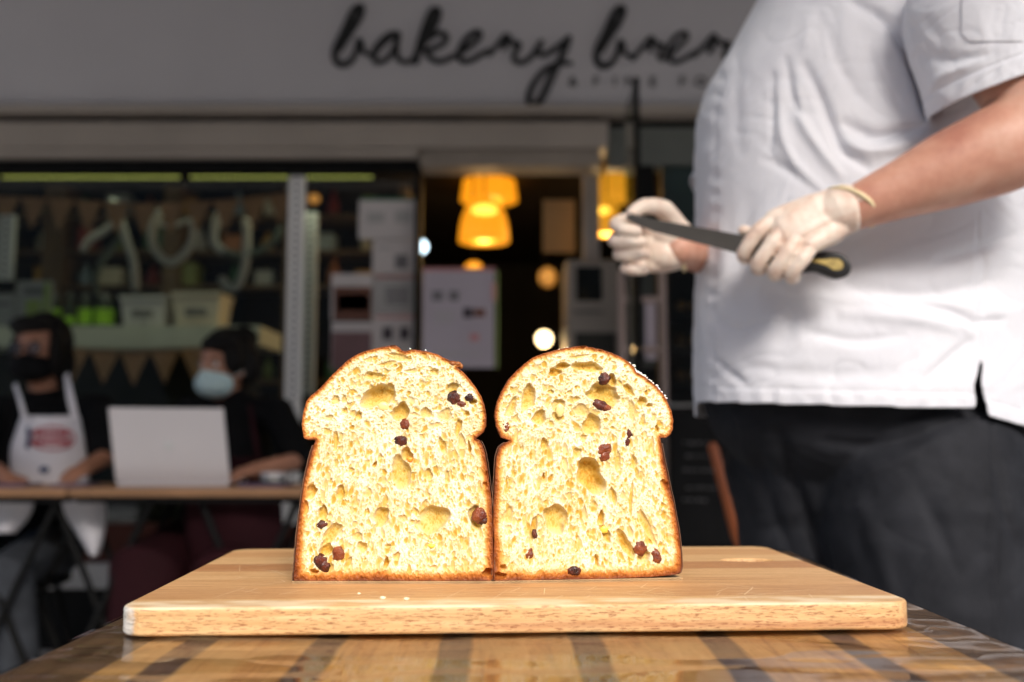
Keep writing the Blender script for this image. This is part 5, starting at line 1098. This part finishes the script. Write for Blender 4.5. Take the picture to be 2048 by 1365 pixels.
# ================================================================== the two seated workers and their tables
m_blk = var('black_cotton', (.005, .005, .006), .85, .2, 8); m_sk2 = var('tanned_skin', (.33, .15, .09), .5, .12, 12); m_sk3 = var('light_skin', (.40, .19, .12), .5, .12, 12)
m_hair = var('black_hair', (.008, .007, .007), .55, .3, 40); m_wapr = var('white_apron_cloth', (.68, .66, .70), .8, .06, 6); m_red = var('dark_red_cloth', (.020, .004, .006), .8, .2, 6)
m_jean = var('grey_denim', (.05, .055, .065), .8, .3, 12); m_logo = mat('red_print', (.42, .035, .05), .7); m_blue = mat('navy_print', (.03, .05, .13), .7); m_surg = var('pale_blue_mask_cloth', (.50, .66, .68), .7, .05); m_lens = mat('dark_lens', (.03, .04, .06), .15)
TZ2 = .737
def seated(label, hx, hy, Y, face_dir, shL, shR, armL, armR, skin, shirt_top):
    """hx, hy: middle of the face; armL / armR: (elbow, hand) in the photo's left / right"""
    head = P(hx, hy, Y); hip = Vector((P((shL[0] + shR[0]) / 2, 0, Y).x, Y + .10, .50))
    t = thing('person', label, 'person', (hip.x, hip.y, 0)); q = MB(); s = shirt_top
    nb = P((shL[0] + shR[0]) / 2 + (hx - (shL[0] + shR[0]) / 2) * .5, shL[1] - 12, Y + .05); sl, sr = P(shL[0], shL[1], Y + .04), P(shR[0], shR[1], Y + .04)
    M_ = Matrix.Rotation(face_dir, 3, 'Z'); hc_ = head + Vector((0, .045, 0))
    q.ell(hc_ + Vector((0, 0, .018)), (.076, .092, .102), M=M_); q.ell(hc_ + M_ @ Vector((0, -.03, -.055)), (.052, .055, .055), M=M_); q.ell(hc_ + M_ @ Vector((0, -.095, -.012)), (.013, .02, .022), M=M_)
    for s_ in (-1, 1): q.ell(hc_ + M_ @ Vector((s_ * .076, .005, -.005)), (.012, .02, .03), M=M_)
    q.ell(hc_ + M_ @ Vector((0, -.085, -.055)), (.024, .012, .008), M=M_)
    q.tube([hc_ + Vector((0, .02, -.05)), nb.lerp(hc_, .25) + Vector((0, .03, 0)), nb + Vector((0, .03, -.02))], [.05, .048, .055], 16)
    q.tube([nb + Vector((0, .03, -.06)), hip.lerp(nb, .5), hip], [.095, .12, .135], 20, flat=.85)
    for sh, (el, ha) in ((sl, armL), (sr, armR)):
        q.tube([sh, P(*el), P(*ha)], [.046, .038, .026], 14)
        h = P(*ha); d = (h - P(*el)).normalized(); sd_ = d.cross(Vector((0, 0, 1))).normalized()
        q.ell(h + d * .035, (.034, .034, .020))
        for k in range(4): a = h + d * .055 + sd_ * (k - 1.5) * .018; q.tube([a, a + d * (.032 - abs(k - 1.3) * .004) + Vector((0, 0, -.006)), a + d * (.05 - abs(k - 1.3) * .005) + Vector((0, 0, -.018))], [.0088, .008, .007], 8)
        q.tube([h + d * .01 - sd_ * .03, h + d * .045 - sd_ * .045, h + d * .065 - sd_ * .042], [.011, .009, .0075], 8)
    kn_ = []
    for s_ in (-1, 1):
        k_ = Vector((hip.x + s_ * .13, Y - .34, .47)); a = Vector((hip.x + s_ * .15, Y - .30 + .05 * s_, .08)); kn_.append((k_, a)); q.tube([hip + Vector((s_ * .09, -.02, 0)), k_, a], [.075, .055, .036], 14); q.ell(a + Vector((0, -.07, -.04)), (.04, .11, .035))
    q.build('body', skin, t, voxel=.0075, sm=4)
    q = MB(); q.tube([nb + Vector((0, .04, -.045)), nb + Vector((0, .04, -.14)), hip.lerp(nb, .5), hip + Vector((0, 0, .02))], [.115, .15, .152, .17], 24, flat=.9)
    q.ell(nb + Vector((0, .035, -.05)), (.155, .09, .055))
    for sh, (el, ha) in ((sl, armL), (sr, armR)):
        e = P(*el); q.tube([nb.lerp(sh, .45) + Vector((0, .03, -.02)), sh, sh.lerp(e, .55), sh.lerp(e, .9)], [.062, .064, .060, .056], 18)
    q.build('shirt', m_blk, t, voxel=.008, sm=4)
    return t, hc_, M_, nb, hip, kn_
def trou(t, hip, kn_, m, r=(.10, .082, .06)):
    q = MB(); q.ell(hip + Vector((0, 0, -.01)), (.18, .15, .10))
    for s_, (k_, a) in zip((-1, 1), kn_): q.tube([hip + Vector((s_ * .09, -.02, 0)), k_, a + Vector((0, 0, .02))], r, 18)
    q.build('trousers', m, t, voxel=.009, sm=3)
    for k_, a in kn_: MB().ell(a + Vector((0, -.07, -.038)), (.05, .135, .04)).build('shoe', m_shoe, t, smooth=True)
# left worker: black headscarf-like hair, glasses, black mask, white apron
t, hc_, M_, nb, hip, kn_ = seated('seated worker in black mask, glasses and white apron at the left table', 68, 706, 3.50, math.radians(-6), (-18, 822), (196, 822), ((-40, 925, 3.42), (14, 955, 3.25)), ((212, 915, 3.42), (166, 938, 3.27)), m_sk2, 0)
trou(t, hip, kn_, m_jean)
q = MB(); q.ell(hc_ + Vector((0, .035, .045)), (.098, .095, .112), M=M_); q.ell(hc_ + Vector((-.02, -.045, .095)), (.072, .05, .038)); q.ell(hc_ + Vector((.005, .07, -.03)), (.092, .06, .10)); q.ell(hc_ + M_ @ Vector((.075, -.015, -.0)), (.024, .05, .09)); q.ell(hc_ + M_ @ Vector((-.078, -.01, -.0)), (.02, .045, .085))
q.build('hair', m_hair, t, voxel=.007, sm=3)
def mask(t, hc_, M_, m, w=.07):
    q = MB(); q.ell(hc_ + M_ @ Vector((0, -.048, -.052)), (w, .066, .052), M=M_); q.ell(hc_ + M_ @ Vector((0, -.095, -.025)), (.022, .024, .024), M=M_); o = q.build('face_mask', m, t, voxel=.005, sm=4)
    for s_ in (-1, 1): MB().tube([hc_ + M_ @ Vector((s_ * w * .93, -.045, -.035)), hc_ + M_ @ Vector((s_ * .086, .0, -.01)), hc_ + M_ @ Vector((s_ * .084, .018, -.02))], .0016, 6).build('ear_loop', m, o, smooth=True)
mask(t, hc_, M_, m_blk, .078)
def eyes(t, hc_, M_, brow=True):
    for s_ in (-1, 1):
        e = hc_ + M_ @ Vector((s_ * .031, -.082, .012)); ob = MB().ell(e, (.013, .010, .009), 14, 8).build('eye', m_eye, t, smooth=True); MB().ell(e + M_ @ Vector((0, -.008, 0)), (.006, .004, .006), 10, 6).build('iris', m_iris, ob, smooth=True)
        MB().ell(e + M_ @ Vector((0, .0, .022)), (.020, .008, .004), 12, 6, M=M_).build('eyebrow', m_hair, t, smooth=True)
eyes(t, hc_, M_)
gt = MB()
for s_ in (-1, 1):
    c = hc_ + M_ @ Vector((s_ * .034, -.101, .010)); gt.tube([c + M_ @ Vector((.026 * math.cos(a), 0, .021 * math.sin(a))) for a in [2 * PI * k / 24 for k in range(25)]], .0018, 6, cap=False); gt.tube([c + M_ @ Vector((s_ * .026, 0, 0)), c + M_ @ Vector((s_ * .048, .09, 0))], .0018, 6)
gt.tube([hc_ + M_ @ Vector((-.008, -.102, .012)), hc_ + M_ @ Vector((.008, -.102, .012))], .0018, 6)
gl_o = gt.build('glasses', m_black, t, smooth=True)
q = MB()
for s_ in (-1, 1): q.ell(hc_ + M_ @ Vector((s_ * .034, -.101, .010)), (.025, .0012, .020), 20, 8, M=M_)
q.build('lens', glassy('spectacle_lens', (.8, .8, .85), .05, 1.6, 1.6), gl_o, smooth=True)
def apron(t, poly, Y, m, name='apron', bulge=.05, dd=.006):
    """a cloth panel bowed outwards over the chest; poly rows: (py, px0, px1)"""
    q = MB(); n = 16; rows = crom([Vector(r) for r in poly], 5); vs = []
    for py, a, b in rows:
        for k in range(n + 1): u = k / n; x = a + (b - a) * u; vs.append(P(x, py, Y + bulge * (2 * u - 1) ** 2))
    R = len(rows); q.add(vs, [(j * (n + 1) + k, j * (n + 1) + k + 1, (j + 1) * (n + 1) + k + 1, (j + 1) * (n + 1) + k) for j in range(R - 1) for k in range(n)])
    return q.build(name, m, t, smooth=True, solid=dd)
ap = apron(t, [(832, 44, 158), (860, 34, 165), (900, 22, 172), (960, 20, 178), (1000, 10, 185)], 3.385, m_wapr)
q = MB(); c = [P(133, 752, 3.50), P(140, 790, 3.40), P(150, 836, 3.385)]; q.tube(crom(c, 5), .013, 10, flat=.3, up=(0, 1, 0)); q.build('apron_strap', m_wapr, t, smooth=True)
q = MB(); c = [P(30, 770, 3.52), P(40, 800, 3.42), P(50, 838, 3.39)]; q.tube(crom(c, 5), .009, 10, flat=.3, up=(0, 1, 0)); q.build('apron_strap', m_wapr, t, smooth=True)
q = MB()
for row, (y, x0, x1) in enumerate(((868, 70, 136), (884, 66, 142))):
    x = x0
    while x < x1: w_ = random.uniform(7, 11); p0 = P(x, y - 5, 3.376); p1 = P(min(x + w_, x1), y + 5, 3.376); q.box((p0.x, 3.376, p1.z), (p1.x, 3.380, p0.z)); x += w_ + 3
el_ = [P(104 + 45 * math.cos(a), 877 + 23 * math.sin(a), 3.377 + .012 * math.cos(a) ** 2) for a in [2 * PI * k / 40 for k in range(41)]]; q.tube(el_, .003, 6, cap=False); q.build('emblem', m_logo, ap)
q = MB(); q.tube([P(56, 858, 3.380), P(58, 875, 3.380), P(54, 894, 3.382)], .007, 8); q.ell(P(88, 940, 3.38), (.018, .006, .012)); q.build('emblem_mark', m_blue, ap, smooth=True)
apron(t, [(985, -10, 72), (1030, -20, 60), (1066, -22, 30)], 3.22, m_wapr, 'apron_skirt', .03); apron(t, [(985, 120, 208), (1030, 132, 212), (1075, 160, 206), (1112, 182, 196)], 3.24, m_wapr, 'apron_skirt', .03)
# right worker: hair bun, pale blue mask, black shirt, dark red apron
t, hc_, M_, nb, hip, kn_ = seated('seated worker in pale blue mask and dark red apron behind the laptop', 440, 738, 3.50, math.radians(-24), (385, 822), (556, 828), ((372, 920, 3.45), (420, 955, 3.28)), ((598, 922, 3.46), (505, 942, 3.27)), m_sk3, 0)
trou(t, hip, kn_, m_red, (.13, .12, .09))
q = MB(); q.ell(hc_ + M_ @ Vector((0, .028, .062)), (.094, .105, .094), M=M_); q.ell(hc_ + Vector((.055, .05, .115)), (.052, .05, .048)); q.ell(hc_ + Vector((.085, .03, .02)), (.035, .05, .075)); q.ell(hc_ + M_ @ Vector((.02, -.045, .088)), (.075, .052, .036), M=M_); q.ell(hc_ + M_ @ Vector((.068, -.02, .03)), (.026, .055, .055), M=M_); q.ell(hc_ + M_ @ Vector((.072, .035, -.0)), (.022, .04, .06), M=M_); q.ell(hc_ + M_ @ Vector((0, .075, -.01)), (.07, .035, .06), M=M_); q.build('hair', m_hair, t, voxel=.007, sm=3)
mask(t, hc_, M_, m_surg); eyes(t, hc_, M_)
apron(t, [(915, 435, 530), (950, 425, 545), (1000, 410, 550)], 3.385, m_red)
for x0, x1 in ((432, 440), (516, 500)): MB().tube(crom([P(x1, 812, 3.45), P((x0 + x1) / 2, 862, 3.385), P(x0, 918, 3.38)], 4), .009, 8, flat=.4, up=(0, 1, 0)).build('apron_strap', m_red, t, smooth=True)
apron(t, [(985, 375, 560), (1050, 370, 565), (1120, 380, 560), (1200, 395, 550)], 3.16, m_red, 'apron_skirt', .05)
# stools
def stool(px, label):
    c = P(px, 0, 3.6).x; t = thing('stool', label, 'stool', (c, 3.6, 0), 'stools under the workers'); MB().lathe((c, 3.6, .37), [(.15, 0), (.17, .01), (.17, .035), (.15, .04)], 28).build('seat', m_black, t, smooth=True)
    for sx in (-1, 1):
        for sy in (-1, 1): MB().tube([(c + sx * .09, 3.6 + sy * .09, .369), (c + sx * .15, 3.6 + sy * .15, .013)], .012, 8).build('leg', m_black, t, smooth=True)
stool(92, 'black stool under the worker with the white apron'); stool(468, 'black stool under the worker with the dark red apron')
# two folding tables with X legs
m_te = var('brown_laminate', (.30, .16, .08), .35, .2, 6)
def ftable(px0, px1, label, crossx):
    a, b = P(px0, 975, 3.06), P(px1, 975, 3.06); t = thing('folding_table', label, 'table', ((a.x + b.x) / 2, 3.35, 0), 'folding tables outside the window')
    MB().box((a.x, 3.06, TZ2 - .026), (b.x, 3.40, TZ2)).build('tabletop', m_te, t, bevel=.004)
    MB().box((a.x + .02, 3.08, TZ2 - .045), (b.x - .02, 3.38, TZ2 - .0265)).build('frame', m_black, t)
    for y in (3.12, 3.34):
        for s_ in (-1, 1):
            for cx in crossx: x = P(cx, 0, 3.1).x; MB().tube([(x - s_ * .15, y + s_ * .008, TZ2 - .046), (x + s_ * .15, y + s_ * .008, .012)], .011, 8).build('leg', m_black, t, smooth=True)
ftable(-170, 132, 'brown topped folding table at the far left with lighter edge', (60,)); ftable(137, 606, 'long brown topped folding table carrying the laptop', (240, 520))
# laptop
Yl = 3.16; t = thing('laptop', 'silver laptop seen from behind, open on the table', 'laptop', (P(338, 0, Yl).x, Yl, TZ2))
m_sil = var('silver_shell', (.66, .63, .65), .4, .04, 2, metal=.25)
a, b, c, d = P(231, 962, Yl - .01), P(460, 962, Yl - .01), P(446, 818, Yl - .07), P(216, 816, Yl - .07); zb_ = TZ2 + .016
a.z = b.z = zb_; q = MB(); e = Vector((0, .008, 0.002)); q.add([a, b, c, d, a + e, b + e, c + e, d + e], [(0, 1, 2, 3), (7, 6, 5, 4), (0, 4, 5, 1), (1, 5, 6, 2), (2, 6, 7, 3), (3, 7, 4, 0)]); q.build('lid', m_sil, t, bevel=.002)
MB().box((a.x + .005, Yl - .012, TZ2 + .001), (b.x - .005, Yl + .20, TZ2 + .015)).build('base', m_sil, t, bevel=.003)
q = MB().ell((a + c) / 2 + Vector((0, -.002, 0)), (.016, .002, .016), 16, 8); q.build('emblem', mat('pale_emblem', (.6, .6, .6), .3), t, smooth=True)
# papers and small things on the tables
def paper(px0, px1, Y, dz, m, label, name='paper_sheet', cat='paper', grp='papers on the folding tables'):
    a, b = P(px0, 0, Y), P(px1, 0, Y); q = MB(); q.box((a.x, Y, TZ2 + .0008), (b.x, Y + .13, TZ2 + dz)); tag(q.build(name, m, None, at0=((a.x + b.x) / 2, Y + .06, TZ2)), label, cat, grp)
m_pur = var('purple_card', (.12, .075, .12), .5, .2)
paper(10, 90, 3.09, .010, m_pur, 'dark purple menu lying at the far left table'); paper(140, 205, 3.10, .007, m_pur, 'purple folder lying left of the laptop'); paper(500, 590, 3.09, .009, m_pur, 'purple folder lying right of the laptop')
t = thing('metal_tin', 'small shiny tin on the table edge beside the bread', 'tin', (P(560, 0, 3.09).x, 3.09 + .04, TZ2)); c = P(560, 0, 3.09).x
MB().lathe((c, 3.15, TZ2 + .011), [(.038, 0), (.040, .004), (.040, .02), (.037, .024)], 24).build('body', m_alu, t, smooth=True); MB().lathe((c, 3.15, TZ2 + .0355), [(.041, 0), (.041, .008), (.02, .010)], 24).build('lid', m_sil, t, smooth=True)
# ---- row of shophouses and trees across the street, behind the camera (seen in the glass and the plastic)
m_opp = var('opposite_render', (.16, .14, .12), .8, .3, 1); m_ow = var('dark_window', (.03, .035, .04), .2, .2)
rr = random.Random(2)
for k, (x0, x1, h, lab) in enumerate(((-26, -9.05, 8.5, 'low dark shophouse across the street, leftmost of three'), (-9, 7.95, 10.0, 'tallest dark shophouse across the street'), (8, 26, 8.0, 'low dark shophouse across the street, rightmost of three'))):
    t = thing('shophouse', lab, 'building', ((x0 + x1) / 2, -20, -.12), 'shophouses across the street')
    MB().box((x0, -26, -.12), (x1, -18, h)).build('wall', m_opp, t); MB().box((x0 - .02, -26.2, h + .001), (x1 + .02, -17.7, h + .3)).build('roof', m_black, t)
    n = int((x1 - x0) / 2.4)
    for r_ in range(2):
        for i in range(n):
            x = x0 + (i + .5) * (x1 - x0) / n; MB().box((x - .6, -18.001, 3.6 + r_ * 2.6), (x + .6, -17.95, 5.2 + r_ * 2.6)).build('window', m_ow, t)
for o in bpy.data.objects:
    if o.parent is None and o.type not in ('CAMERA', 'LIGHT') and 'label' not in o and 'kind' not in o: print('UNTAGGED', o.name)
